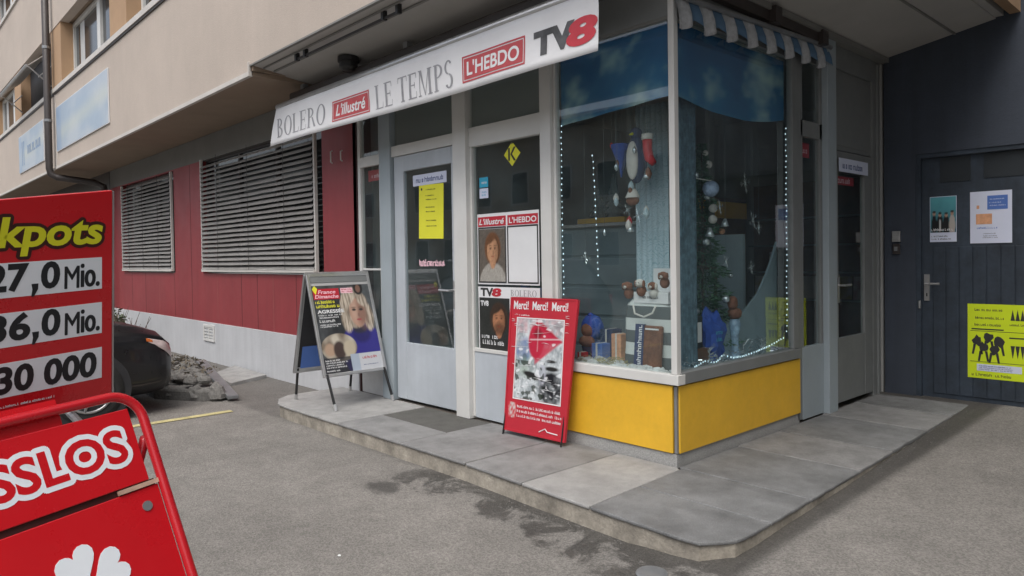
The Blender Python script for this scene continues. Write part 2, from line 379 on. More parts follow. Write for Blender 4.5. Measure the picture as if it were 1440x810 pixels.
# ---- asphalt
def ground():
    xs = [-90, -40, -20, -12, -8, -6.4, -4, -2.3, -1.84, -1.6, 4, 20, 60]; ys = [-60, -25, -10, 0, 2, 2.4, 2.8, 3.2, 4.2, 5.2, 6.2, 7.2, 12, 60]
    vs = [(x, y, gx(x, y)) for y in ys for x in xs]; nx = len(xs)
    fs = [(j*nx+i, j*nx+i+1, (j+1)*nx+i+1, (j+1)*nx+i) for j in range(len(ys)-1) for i in range(nx-1)]
    b = MB().add(vs, fs)
    m = bpy.data.materials.new('worn_asphalt'); m.use_nodes = True; n = m.node_tree; L = n.links.new; p = n.nodes['Principled BSDF']
    tc = n.nodes.new('ShaderNodeTexCoord').outputs['Object']
    def noise(sc, det=5, r=.6, dist=0):
        t = n.nodes.new('ShaderNodeTexNoise'); t.inputs['Scale'].default_value = sc; t.inputs['Detail'].default_value = det; t.inputs['Roughness'].default_value = r
        t.inputs['Distortion'].default_value = dist; L(tc, t.inputs['Vector']); return t.outputs['Fac']
    def rng(s_, a, b_, c, d):
        t = n.nodes.new('ShaderNodeMapRange'); t.interpolation_type = 'SMOOTHSTEP'
        for i, q in enumerate((a, b_, c, d)): t.inputs[i+1].default_value = q
        L(s_, t.inputs[0]); return t.outputs[0]
    def mth(op, a, b_):
        t = n.nodes.new('ShaderNodeMath'); t.operation = op
        for i, q in enumerate((a, b_)):
            if isinstance(q, (int, float)): t.inputs[i].default_value = q
            else: L(q, t.inputs[i])
        return t.outputs[0]
    vo = n.nodes.new('ShaderNodeTexVoronoi'); vo.inputs['Scale'].default_value = 120; L(tc, vo.inputs['Vector'])
    sp = n.nodes.new('ShaderNodeSeparateColor'); L(vo.outputs['Color'], sp.inputs[0])
    chip = rng(sp.outputs[0], .0, 1., .78, 1.24)
    big = rng(noise(.7, 6, .6, .4), .3, .7, .90, 1.10); mid = rng(noise(5, 6), .3, .7, .90, 1.08); fine = rng(noise(220, 2), .3, .7, .88, 1.12)
    k = mth('MULTIPLY', mth('MULTIPLY', chip, big), mth('MULTIPLY', mid, fine))
    # damp patches that seep out of the kerb foot
    sx = n.nodes.new('ShaderNodeSeparateXYZ'); L(tc, sx.inputs[0]); X, Y = sx.outputs[0], sx.outputs[1]
    yy = mth('ADD', Y, mth('MULTIPLY', mth('SUBTRACT', noise(3.1, 9, .72, .3), .5), .62))
    low = mth('ADD', 2.66, mth('MULTIPLY', rng(X, -3.4, -2.2, 0, 1), -.10))
    band = rng(mth('SUBTRACT', yy, low), -.05, .03, 0, 1)
    xm = mth('MULTIPLY', rng(mth('ADD', X, mth('MULTIPLY', noise(4, 3), .5)), -4.0, -3.7, 0, 1), rng(mth('ADD', X, mth('MULTIPLY', noise(3, 3), .4)), -1.70, -1.35, 1, 0))
    hole = rng(noise(3.6, 9, .72, .5), .42, .56, .15, 1)
    wet = mth('MULTIPLY', mth('MULTIPLY', band, xm), hole)
    foot = mth('MULTIPLY', mth('MULTIPLY', rng(mth('ADD', Y, mth('MULTIPLY', noise(5, 8, .7), .22)), 2.90, 2.98, 0, 1), rng(X, -4.1, -3.3, 0, 1)), mth('MULTIPLY', rng(X, -1.72, -1.60, 1, 0), .85))
    wet = mth('MAXIMUM', wet, foot)
    # a separate spot further out
    def spot(cx, cy, rx, ry):
        dx = mth('DIVIDE', mth('SUBTRACT', X, cx), rx); dy = mth('DIVIDE', mth('SUBTRACT', Y, cy), ry)
        r = mth('SQRT', mth('ADD', mth('MULTIPLY', dx, dx), mth('MULTIPLY', dy, dy)), 0)
        return rng(mth('ADD', r, mth('MULTIPLY', noise(9, 8, .75), 1.6)), 1.3, 1.9, 1, 0)
    wet = mth('MAXIMUM', wet, mth('MULTIPLY', mth('MAXIMUM', spot(-3.98, 2.50, .17, .14), spot(-1.98, 2.55, .30, .16)), .8))
    # darker band right along the kerb foot
    kd = mth('MULTIPLY', mth('MULTIPLY', rng(mth('ADD', Y, mth('MULTIPLY', noise(8, 3), .08)), 2.90, 2.98, 0, 1), rng(X, -1.75, -1.68, 1, 0)), .45)
    wet = mth('MAXIMUM', wet, kd)
    dark = rng(wet, 0, 1, 1, .36); k = mth('MULTIPLY', k, dark)
    c = n.nodes.new('ShaderNodeRGB'); c.outputs[0].default_value = (.182, .172, .158, 1)
    vm = n.nodes.new('ShaderNodeVectorMath'); vm.operation = 'SCALE'; L(c.outputs[0], vm.inputs[0]); L(k, vm.inputs['Scale']); L(vm.outputs[0], p.inputs['Base Color'])
    L(rng(wet, 0, 1, .88, .55), p.inputs['Roughness'])
    bp = n.nodes.new('ShaderNodeBump'); bp.inputs['Strength'].default_value = .5; bp.inputs['Distance'].default_value = .006
    L(vo.outputs['Distance'], bp.inputs['Height']); L(bp.outputs[0], p.inputs['Normal'])
    return b.build('asphalt_ground', m)
tag(ground(), kind='structure')
tag(MB().box((-7.12, -2.2, -.021), (-7.03, 2.72, -.017)).build('parking_line', 'line_yellow'), kind='structure')
pl = MB().add([(-9.4, 3.39, .018), (-8.49, 3.26, .018), (-8.62, 3.76, .045), (-9.74, 3.80, .045), (-9.4, 3.39, -.03), (-8.49, 3.26, -.03), (-8.62, 3.76, -.03), (-9.74, 3.80, -.03)],
              [(0, 1, 2, 3), (0, 4, 5, 1), (1, 5, 6, 2), (2, 6, 7, 3), (3, 7, 4, 0)]).build('pavement_cover_slab', 'slab_b', bevel=.006); tag(pl, kind='structure')

# ---- raised stone pavement round the shop (kerb body + slabs on it)
def poly_prism(b, pts, z0, z1):
    n = len(pts); vs = [(x, y, z1) for x, y in pts]+[(x, y, z0) for x, y in pts]
    b.add(vs, [tuple(range(n)), tuple(range(2*n-1, n-1, -1))]+[(i, i+n, (i+1) % n+n, (i+1) % n) for i in range(n)]); return b
edge = [(-6.86, 3.83), (-6.84, 3.22), (-6.72, 3.06), (-6.50, 2.96), (-6.30, 2.938), (-3.68, 2.955), (-2.50, 2.905), (-2.0, 2.893), (-1.88, 2.905), (-1.775, 3.04), (-1.765, 3.2), (-1.80, 4.6), (-1.835, 5.8), (-1.885, 7.2)]
kb = MB(); N_ = []
for i in range(len(edge)-1):            # subdivide and roughen the kerb line a little
    a, c = V(edge[i]), V(edge[i+1]); m_ = max(1, int((c-a).length/.12))
    for k in range(m_):
        p = a.lerp(c, k/m_); q = nz(p.x, p.y, 3.1)*.006; N_.append((p.x+q, p.y+q))
N_.append(edge[-1]); ins = [(-2.60, 7.2), (-2.60, 3.86), (-6.6, 3.86)]
poly_prism(kb, N_+ins, -.08, .080)
pav = kb.build('pavement', 'kerbstone'); tag(pav, kind='structure')
def slab(pts, m, z=.10):
    q_ = []
    for i in range(len(pts)):        # worn, slightly uneven edges
        a, c = V((*pts[i], 0)), V((*pts[(i+1) % len(pts)], 0)); m_ = max(1, int((c-a).length/.05))
        for k in range(m_):
            p = a.lerp(c, k/m_); j = NZ.noise(p*13)*.004+max(0, NZ.noise(p*31+V((5, 0, 0)))-.25)*.012 if p.y < 3.3 or p.x > -2.1 else NZ.noise(p*13)*.0015; q_.append((p.x-j, p.y+j))
    pts = q_
    b = MB(); poly_prism(b, pts, .081, z); b.build('stone_slab', m, pav, bevel=.006)
G = .007
def E(x):       # outer edge y of the slabs at x
    for i in range(len(edge)-1):
        (xa, ya), (xb, yb) = edge[i], edge[i+1]
        if xa <= x <= xb and xb > xa: return ya+(yb-ya)*(x-xa)/(xb-xa)-.012
    return 2.9
def EX(y): return -1.765-(y-3.2)*.12/4.0+.012
slab([(-6.85, 3.83), (-6.85, 3.21), (-6.73, 3.05), (-6.51, 2.945), (-6.3, 2.926), (-5.36, E(-5.36)), (-5.36, 3.83)], 'slab_b')
slab([(-5.36+G, E(-5.3)), (-4.44, E(-4.4)), (-4.44, 3.37), (-5.36+G, 3.37)], 'slab_a')
slab([(-5.36+G, 3.37+G), (-4.44, 3.37+G), (-4.44, 3.83), (-5.36+G, 3.83)], 'mat', .097)
slab([(-4.44+G, E(-4.4)), (-3.69, E(-3.69)), (-3.69, 3.83), (-4.44+G, 3.83)], 'slab_a')
slab([(-3.69+2*G, E(-3.68)), (-3.12, E(-3.12)), (-3.12, 3.83), (-3.69+2*G, 3.83)], 'slab_a')
slab([(-3.12+G, E(-3.12)), (-2.56, E(-2.56)), (-2.60, 3.80), (-2.63, 3.83), (-3.12+G, 3.83)], 'slab_b')
slab([(-2.56+G, E(-2.55)), (-2.0, 2.880), (-1.87, 2.892), (-1.762, 3.035), (EX(3.2), 3.2), (EX(3.36), 3.36), (-2.58, 3.36)], 'slab_c')
slab([(-2.58, 3.36+G), (EX(3.36), 3.36+G), (EX(3.84), 3.84), (-2.60, 3.84)], 'slab_c')
ys_ = [3.84, 4.55, 5.15, 5.9, 6.55, 7.2]
for i in range(5):
    slab([(-2.63, ys_[i]+G), (EX(ys_[i]), ys_[i]+G), (EX(ys_[i+1]), ys_[i+1]), (-2.63, ys_[i+1])], ('slab_c', 'slab_a', 'slab_c', 'slab_a', 'slab_c')[i], .1+.02*max(0, (ys_[i]-4)/3.2))

# ================================================================== BUILDING
B = thing('apartment_building', (-8, 3.83, 0), 'long beige block with red ground floor wall and glazed corner shop under its overhang', 'building')
# ground floor: red cladding with window openings
rw = MB()
for a, b_, c, d in ((-16, -6.5, .575, 1.29), (-16, -15.16, 1.29, 2.95), (-12.16, -10.92, 1.29, 2.95), (-7.22, -6.5, 1.29, 2.95), (-15.16, -12.16, 2.93, 2.95)):
    rw.rect(a, b_, c, d, FA, -.12, 0)
RWL = rw.build('red_wall', 'red', B)
jb = MB(); jl = MB()
for i, x in enumerate((-15.4, -14.6, -13.77, -13.0, -12.21, -11.41, -10.37, -9.51, -9.0, -8.53, -7.9, -7.2)):
    z1 = 1.285 if not (-12.16 < x < -10.92) else 2.94
    (jb if i % 3 else jl).rect(x-.004, x+.004, .58, z1, FA, 0, .0015)
jb.build('panel_joint', 'joint', RWL, split=True); jl.build('panel_joint', 'joint_light', RWL, split=True)
hk = MB(); hk.tube([(-6.93, 3.80, 2.62), (-6.93, 3.78, 2.61), (-6.93, 3.78, 2.50), (-6.93, 3.80, 2.49)], .008, 6); hk.build('wall_hook', 'white', RWL)
hk = MB(); hk.tube([(-6.72, 3.80, 2.60), (-6.72, 3.78, 2.59), (-6.72, 3.78, 2.50), (-6.72, 3.80, 2.49)], .008, 6); hk.build('wall_hook', 'white', RWL)
bw = MB(); bw.rect(-16, -6.5, -.1, .575, FA, -.12, .012)
BW = bw.build('white_base_wall', 'base', B, bevel=.004)
v = MB(); v.frame(-10.9, -10.48, .30, .54, .035, FA, .012, .03)
for k in range(4): v.rect(-10.865, -10.515, .35+k*.045, .365+k*.045, FA, .012, .024)
v.rect(-10.70, -10.68, .335, .505, FA, .012, .028); v.build('vent_grille', 'white', BW)
MB().rect(-16.0, -2.63, 2.95, 3.30, FA, -.25, -.005).build('concrete_lintel', 'concrete', B)
MB().box((-42, 3.83, -.1), (-16.01, 4.0, 3.3)).build('dark_side_wall', 'pipe', B)
MB().box((-6.56, 3.83, -.05), (-6.48, 4.0, 2.95)).build('wall_end', 'joint', B)

def blind(x0, x1, z0, z1, drop):
    W_ = MB(); W_.rect(x0-.05, x1+.1, z0-.02, z1+.02, FA, -.11, -.10)
    wn = W_.build('ground_floor_window', 'winglass', B)
    f = MB(); f.frame(x0-.05, x1+.1, z0-.02, z1+.02, .06, FA, -.10, -.07)
    for k in range(1, 3): x = x0+(x1-x0)*k/3; f.rect(x-.03, x+.03, z0+.04, z1-.04, FA, -.10, -.075)
    f.build('window_frame', 'pipe', wn)
    s_ = MB(); n_ = int((z1-z0-.06)/.064); rr = random.Random(int(x0*10))
    for k in range(n_):
        z = z0+.05+k*.064; nx_ = 8; a0 = .80+rr.uniform(-.05, .05)
        top = []; 
        for i in range(nx_+1):
            x = x0+.02+(x1-x0-.04)*i/nx_; wob = rr.uniform(-.003, .003)
            ang = a0+rr.uniform(-.06, .06); top.append((x, z+wob, ang))
        vs = []; fs = []
        for (x, zz, ang) in top:
            cy, sy = .032*math.cos(ang), .032*math.sin(ang)
            vs += [(x, 3.80-cy, zz-sy), (x, 3.80, zz+.006), (x, 3.80+cy, zz+sy), (x, 3.80+cy, zz+sy-.003), (x, 3.80, zz+.003), (x, 3.80-cy, zz-sy-.004)]
        for i in range(nx_):
            for j in range(6): fs.append((i*6+j, i*6+(j+1) % 6, (i+1)*6+(j+1) % 6, (i+1)*6+j))
        s_.add(vs, fs)
    sl_ = s_.build('slatted_blind', 'slat', wn)
    g = MB()
    for x in (x0, x1): g.rect(x-.016, x+.016, z0, z1, FA, .0, .035)
    g.rect(x0, x1, z0-.005, z0+.035, FA, .0, .05)
    g.build('blind_guide', 'slat_guide', sl_, split=True)
    c = MB()
    for k in (.2, .5, .8): x = x0+(x1-x0)*k; c.tube([(x, 3.765, z0+.03), (x, 3.765, z1)], .003, 4)
    c.build('blind_cord', 'pipe', sl_, split=True)
blind(-10.86, -7.35, 1.32, 2.96, 1); blind(-15.08, -12.23, 1.32, 2.92, 1)

# soffit, ceiling, fascia
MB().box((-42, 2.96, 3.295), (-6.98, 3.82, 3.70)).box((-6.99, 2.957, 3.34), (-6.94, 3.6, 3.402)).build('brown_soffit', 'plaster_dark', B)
cb = MB()
cb.add([(-6.975, 3.86, 3.268), (-6.975, 2.96, 3.385), (-1.70, 2.96, 3.40), (-2.60, 3.86, 3.268), (-2.60, 7.2, 3.268), (-1.70, 7.2, 3.42),
        (-6.975, 3.86, 3.7), (-6.975, 2.96, 3.7), (-1.70, 2.96, 3.7), (-2.60, 3.86, 3.7), (-2.60, 7.2, 3.7), (-1.70, 7.2, 3.7)],
       [(0, 1, 2, 3), (3, 2, 5, 4), (0, 6, 7, 1), (1, 7, 8, 2), (2, 8, 11, 5), (5, 11, 10, 4), (4, 10, 9, 3), (3, 9, 6, 0)])
CL = cb.build('sloping_ceiling', 'ceiling', B)
# ceiling trims
t = MB(); t.tube([(-6.9, 3.16, 3.352), (-1.95, 3.16, 3.365)], .012, 6); t.tube([(-6.9, 3.05, 3.366), (-1.9, 3.05, 3.378)], .010, 6); t.build('ceiling_moulding', 'concrete', CL)
t = MB(); t.box((-2.01, 3.2, 3.355), (-1.995, 7.19, 3.372)); t.build('ceiling_joint', 'concrete', CL)
t = MB(); t.box((-2.632, 3.84, 3.225), (-2.55, 7.19, 3.268)); t.build('cornice_strip', 'concrete', CL)
t = MB(); t.rect(-42, -16.33, 3.29, 3.335, FU, -.02, .022); t.rect(-16.1, -6.98, 3.29, 3.335, FU, -.02, .022)
t.prism([(-7.0, 3.335), (-6.98, 3.335), (-6.98, 3.43), (-7.0, 3.43)], FU, -.02, .022); t.build('fascia_edge_trim', 'trim', B)
t = MB(); t.rect(-6.98, -1.60, 3.385, 3.40, FU, -.02, .012); t.build('fascia_shadow_trim', 'concrete', B)
u = MB(); u.rect(-42, -6.98, 3.335, 4.75, FU, -.15, 0); u.rect(-6.98, -1.60, 3.40, 4.75, FU, -.15, 0)
UP = u.build('beige_fascia', 'plaster', B)
t = MB()
t.rect(-16.08, -16.05, 3.34, 4.74, FU, 0, .012); t.build('fascia_expansion_joint', 'trim', UP)
# faint hairline dirt
t = MB(); t.rect(-42, -1.58, 4.75, 4.83, FU, -.28, .035); t.build('window_sill_strip', 'trim', B)
t = MB(); t.rect(-42, -1.58, 4.722, 4.748, FU, 0, .02); t.build('sill_drip_edge', 'pipe', B)
t = MB(); t.rect(-42, -1.60, 5.98, 7.55, FU, -.15, 0); t.build('beige_spandrel', 'plaster', B)
t = MB(); t.rect(-42, -1.58, 7.55, 7.63, FU, -.28, .035); t.build('window_sill_strip', 'trim', B)
t = MB(); t.rect(-42, -1.60, 8.8, 9.8, FU, -.15, 0); t.build('beige_spandrel', 'plaster', B)
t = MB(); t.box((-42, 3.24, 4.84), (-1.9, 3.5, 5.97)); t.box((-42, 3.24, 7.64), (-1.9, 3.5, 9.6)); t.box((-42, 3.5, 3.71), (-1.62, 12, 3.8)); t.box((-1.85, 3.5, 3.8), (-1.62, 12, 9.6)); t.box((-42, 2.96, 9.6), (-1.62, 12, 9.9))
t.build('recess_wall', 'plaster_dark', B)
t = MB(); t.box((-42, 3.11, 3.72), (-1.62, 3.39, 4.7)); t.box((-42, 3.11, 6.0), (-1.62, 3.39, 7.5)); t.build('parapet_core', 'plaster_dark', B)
# side fascia above the entrance ceiling
MB().box((-1.598, 2.96, 3.43), (-1.52, 7.19, 4.9)).build('side_fascia', 'tan', B)
MB().box((-1.70, 2.96, 3.43), (-1.64, 7.19, 3.72)).build('side_gap_lining', 'ceiling', B)

for zz in (4.83, 7.63):
    z1 = 5.98 if zz < 5 else 8.8
    for k in range(10):
        x = -6.97-(k-1)*4.28
        p = MB(); p.rect(x-.88, x, zz, z1, FU, -.27, -.01)
        p.build('tan_pillar', 'tan', B)
        # window between this pillar and the next one to the left
        wl, wr = x-4.28+.005, x-.885
        opened = abs(x+15.53) < .6 and zz < 5
        g = MB(); g.rect(wl, wr, zz+.005, z1-.005, FU, -.26, -.25)
        wo = g.build('upper_window', 'winglass', B)
        f = MB(); f.frame(wl, wr, zz+.005, z1-.005, .08, FU, -.25, -.21)
        xx = wl+(wr-wl)*.56; f.rect(xx-.10, xx+.10, zz+.085, z1-.085, FU, -.25, -.205)
        f.build('window_frame', 'white', wo)
        cu_ = MB()
        for q in (.12, .78):
            xx = wl+(wr-wl)*q; cu_.rect(xx, xx+.32, zz+.1, z1-.1, FU, -.249, -.247)
        if not opened: cu_.build('curtain', 'white_dirty', wo, split=True)
        else:
            s_ = MB()      # tilted-out canvas shutter with its arms
            for i in range(7):
                a = i/7; b2 = (i+1)/7
                pt = lambda q: V((0, 2.93-.36*q, 5.62-.32*q))
                A_, B_ = pt(a), pt(b2-.002)
                s_.add([(wl+.05, A_.y, A_.z), (wr-.05, A_.y, A_.z), (wr-.05, B_.y, B_.z), (wl+.05, B_.y, B_.z), (wl+.05, A_.y+.01, A_.z-.012), (wr-.05, A_.y+.01, A_.z-.012), (wr-.05, B_.y+.01, B_.z-.012), (wl+.05, B_.y+.01, B_.z-.012)],
                       [(0, 1, 2, 3), (7, 6, 5, 4), (0, 4, 5, 1), (1, 5, 6, 2), (2, 6, 7, 3), (3, 7, 4, 0)])
            so_ = s_.build('tilted_sunshade', 'trim', wo)
            ar = MB()
            for xx in (wl+.07, wr-.07): ar.tube([(xx, 2.97, 4.95), (xx, 2.58, 5.29)], .014, 6); ar.tube([(xx, 2.97, 5.35), (xx, 2.75, 5.10)], .010, 6)
            ar.tube([(wl+.05, 2.56, 5.29), (wr-.05, 2.56, 5.29)], .03, 8)
            ar.build('sunshade_arm', 'alu', so_)
            MB().rect(wl+.01, wr-.01, zz+.01, z1-.01, FU, -.20, -.195).build('dark_opening', 'dark', wo)

# ---- shopfront
def part(name, m, mb, parent=B, bevel=0.): return mb.build(name, m, parent, bevel=bevel)
sw = part('side_light_window', 'white', MB().frame(-6.47, -6.02, .62, 3.26, .05, FA, -.05, .0).rect(-6.42, -6.07, 2.39, 2.49, FA, -.05, 0).rect(-6.42, -6.07, 1.345, 1.365, FA, -.04, -.01), bevel=.003)
part('glass', 'glass', MB().rect(-6.42, -6.07, .67, 2.39, FA, -.03, -.024), sw)
part('glass', 'glass', MB().rect(-6.42, -6.07, 2.49, 3.2, FA, -.03, -.024), sw)
part('lower_panel', 'white_dirty', MB().rect(-6.47, -6.02, .1, .62, FA, -.05, -.01), sw)
part('shopfront_post', 'frame_blue', MB().rect(-6.02, -5.83, .1, 3.26, FA, -.06, .03), bevel=.004)
part('shopfront_post', 'white', MB().rect(-4.84, -4.665, .1, 3.26, FA, -.06, .045), bevel=.004)
part('shopfront_post', 'white', MB().rect(-3.80, -3.69, .1, 3.26, FA, -.06, .03), bevel=.004)
part('shopfront_post', 'frame_blue', MB().rect(-4.855, -4.84, .1, 3.26, FA, -.06, .02))
tr = part('transom', 'white', MB().rect(-5.83, -4.855, 2.43, 2.53, FA, -.05, .01).rect(-4.665, -3.80, 2.38, 2.54, FA, -.05, .01), bevel=.003)
part('transom_pane', 'concrete', MB().rect(-5.83, -4.855, 2.53, 3.26, FA, -.045, -.035).rect(-4.665, -3.80, 2.54, 3.26, FA, -.045, -.035), tr)
part('glass', 'glass', MB().rect(-5.80, -4.86, 2.53, 3.24, FA, -.02, -.014).rect(-4.66, -3.81, 2.54, 3.24, FA, -.02, -.014), tr)
mb = MB(); mb.rect(-5.81, -5.655, .125, 2.425, FA, -.045, -.005).rect(-4.925, -4.862, .125, 2.425, FA, -.045, -.005).rect(-5.655, -4.925, 2.28, 2.425, FA, -.045, -.005).rect(-5.655, -4.925, .125, .665, FA, -.045, -.007)
dr = part('shop_door', 'door_paint', mb, bevel=.004)
part('glass', 'glass', MB().rect(-5.655, -4.925, .665, 2.28, FA, -.03, -.024), dr)
hd = MB(); hd.rect(-4.91, -4.878, 1.02, 1.26, FA, -.005, .006); hd.tube([(-4.895, 3.83, 1.175), (-4.895, 3.765, 1.175), (-5.03, 3.762, 1.178)], .010, 8)
part('handle', 'alu', hd, dr)
rwn = part('poster_window', 'white', MB().rect(-4.665, -4.64, .12, 2.38, FA, -.05, 0).rect(-3.83, -3.80, .12, 2.38, FA, -.05, 0).rect(-4.64, -3.83, .67, .70, FA, -.05, 0), bevel=.003)
part('glass', 'glass', MB().rect(-4.64, -3.83, .70, 2.38, FA, -.03, -.024), rwn)
part('lower_panel', 'door_paint', MB().rect(-4.64, -3.83, .115, .67, FA, -.05, -.008), rwn)

# display window box
dw = part('display_window', 'white', MB().rect(-3.69, -2.605, .625, .69, FA, -.06, .022).rect(-3.69, -3.665, .69, 2.97, FA, -.05, 0), bevel=.004)
part('side_sill', 'frame_grey', MB().rect(3.855, 5.50, .625, .70, FB, -.06, .02), dw, bevel=.003)
part('head', 'frame_grey', MB().rect(-3.69, -2.63, 2.97, 3.26, FA, -.05, -.002).rect(3.87, 5.42, 2.97, 3.23, FB, -.05, -.002), dw)
part('corner_post', 'white', MB().box((-2.665, 3.83-.012, .69), (-2.620, 3.868, 3.24)), dw, bevel=.006)
part('side_mullion', 'frame_grey', MB().rect(5.42, 5.50, .70, 3.23, FB, -.05, .0).rect(5.50, 5.58, .12, 3.23, FB, -.05, -.01), dw, bevel=.003)
part('glass', 'glass', MB().rect(-3.665, -2.665, .69, 2.97, FA, -.03, -.022), dw)
part('glass', 'glass', MB().rect(3.868, 5.42, .70, 2.97, FB, -.03, -.022), dw)
part('yellow_panel', 'yellow', MB().rect(-3.69, -2.665, .183, .615, FA, -.04, .004), dw, bevel=.003)
part('yellow_panel', 'yellow', MB().rect(3.855, 5.515, .183, .615, FB, -.04, .004), dw, bevel=.003)
part('panel_backing', 'dark', MB().box((-3.69, 3.845, .1), (-2.645, 5.50, .62)), dw)
part('corner_strip', 'steel_dull', MB().box((-2.656, 3.836, .185), (-2.636, 3.856, .612)), dw)
part('granite_plinth', 'granite', MB().box((-3.72, 3.838, .09), (-2.64, 3.95, .178)).box((-2.75, 3.95, .09), (-2.64, 5.52, .178)), dw)
# side window, post and side door
swn = part('side_window', 'frame_grey', MB().rect(5.58, 5.965, 2.39, 2.52, FB, -.05, -.01).rect(5.58, 5.61, .69, 3.23, FB, -.05, -.01).rect(5.92, 5.965, .69, 3.23, FB, -.05, -.01).rect(5.58, 5.965, 3.0, 3.23, FB, -.05, -.012), bevel=.003)
part('glass', 'glass', MB().rect(5.61, 5.92, .70, 2.39, FB, -.03, -.024).rect(5.61, 5.92, 2.52, 3.0, FB, -.03, -.024), swn)
part('lower_panel', 'frame_blue', MB().rect(5.58, 5.965, .115, .695, FB, -.05, -.008), swn)
part('shopfront_post', 'frame_blue', MB().rect(5.965, 6.13, .1, 3.23, FB, -.06, .04), bevel=.005)
part('door_surround', 'frame_grey', MB().rect(6.13, 6.205, .1, 3.23, FB, -.06, .0).rect(7.01, 7.19, .1, 3.23, FB, -.06, -.003).rect(7.08, 7.10, .1, 3.2, FB, -.002, .02).rect(6.205, 7.01, 3.03, 3.23, FB, -.06, .0), bevel=.003)
part('transom_panel', 'frame_grey', MB().rect(6.205, 7.01, 2.34, 3.03, FB, -.05, -.02).rect(6.25, 6.96, 2.38, 2.99, FB, -.02, -.012), bevel=.003)
sdr = part('side_door', 'frame_grey', MB().rect(6.215, 6.255, .15, 2.33, FB, -.045, -.004).rect(6.82, 7.0, .15, 2.33, FB, -.045, -.004).rect(6.255, 6.82, 2.26, 2.33, FB, -.045, -.004).rect(6.255, 6.82, .15, .71, FB, -.045, -.006), bevel=.003)
part('glass', 'glass', MB().rect(6.255, 6.82, .71, 2.26, FB, -.03, -.024), sdr)
hd = MB(); hd.rect(6.222, 6.25, 1.02, 1.24, FB, -.004, .006); hd.tube([(-2.63, 6.238, 1.17), (-2.575, 6.238, 1.17), (-2.572, 6.36, 1.172)], .010, 8); part('handle', 'alu', hd, sdr)
# interior shell
part('shop_floor', 'int_floor', MB().box((-6.6, 3.86, .0), (-2.66, 9.0, .095)))
part('shop_interior_wall', 'int_wall', MB().box((-6.7, 3.98, .0), (-6.58, 9.0, 3.27)).box((-6.7, 9.0, 0), (-2.4, 9.1, 3.27)).box((-2.72, 7.2, 0), (-2.62, 9.0, 3.27)))
part('shop_interior_ceiling', 'int_ceiling', MB().box((-6.6, 3.9, 3.262), (-2.66, 9.0, 3.30)))
part('window_platform', 'snow', MB().box((-3.66, 3.862, .60), (-2.665, 5.46, .668)))
# grey end wall with its door
part('grey_end_wall', 'grey_wall', MB().rect(-2.60, -2.33, 0, 3.26, FG, -.3, 0).rect(-2.33, 6, 2.34, 3.26, FG, -.3, 0).rect(-2.6, 6, 3.26, 3.7, FG, -.3, 0).rect(-1.5, 12, 3.7, 9, FG, -.3, 0).rect(-.35, 12, 0, 2.34, FG, -.3, 0).rect(6, 12, 2.34, 3.7, FG, -.3, 0))
gd = MB(); gd.rect(-2.33, -.35, .11, 2.34, FG, -.14, -.05)
GD = part('grey_door', 'grey_door', gd)
db = MB()
for k in range(17): x = -2.20+k*.105; db.rect(x, x+.098, .16, 1.49, FG, -.05, -.042)
part('door_boards', 'grey_door', db, GD, bevel=.004)
part('door_glazing', 'grey_door2', MB().rect(-2.14, -1.90, 2.07, 2.29, FG, -.05, -.045).rect(-1.80, -1.15, 2.08, 2.29, FG, -.05, -.045), GD)
part('door_frame', 'grey_door', MB().rect(-2.33, -2.29, .1, 2.34, FG, -.05, -.01).rect(-2.29, -.35, 2.30, 2.34, FG, -.05, -.01), GD)
hd = MB(); hd.rect(-2.272, -2.228, 1.00, 1.24, FG, -.05, -.036); hd.tube([(-2.25, 7.24, 1.155), (-2.25, 7.185, 1.155), (-2.13, 7.183, 1.157)], .010, 8); part('handle', 'alu', hd, GD)
part('keyhole', 'dark', MB().rect(-2.255, -2.245, 1.04, 1.07, FG, -.036, -.035), GD)
part('hinge', 'steel_dull', MB().tube([(-2.30, 7.2, .93), (-2.30, 7.2, 1.0)], .012, 8), GD)
part('end_wall_plinth', 'grey_wall', MB().rect(-2.60, -2.33, .05, .16, FG, 0, .006))
# ================================================================== THINGS ON THE BUILDING
# ---- drainpipe
t = MB(); t.tube([(-16.2, 2.84, 9.5), (-16.2, 2.84, 3.30), (-16.19, 2.86, 3.20), (-16.15, 2.95, 3.14), (-15.97, 3.55, 3.06), (-15.9, 3.70, 2.98), (-15.88, 3.72, 2.8), (-15.88, 3.72, 0.0)], .062, 12)
dp = t.build('drainpipe', 'pipe', loc=(-16.2, 2.84, 0), smooth=True); tag(dp, 'dark brown drainpipe running down the beige facade and bending under the overhang', 'drainpipe')
t = MB()
for z in (4.2, 5.6, 7.2): t.tube([(-16.2, 2.84, z), (-16.2, 2.84, z+.05)], .07, 12)
t.build('pipe_bracket', 'steel_dull', dp, split=True)

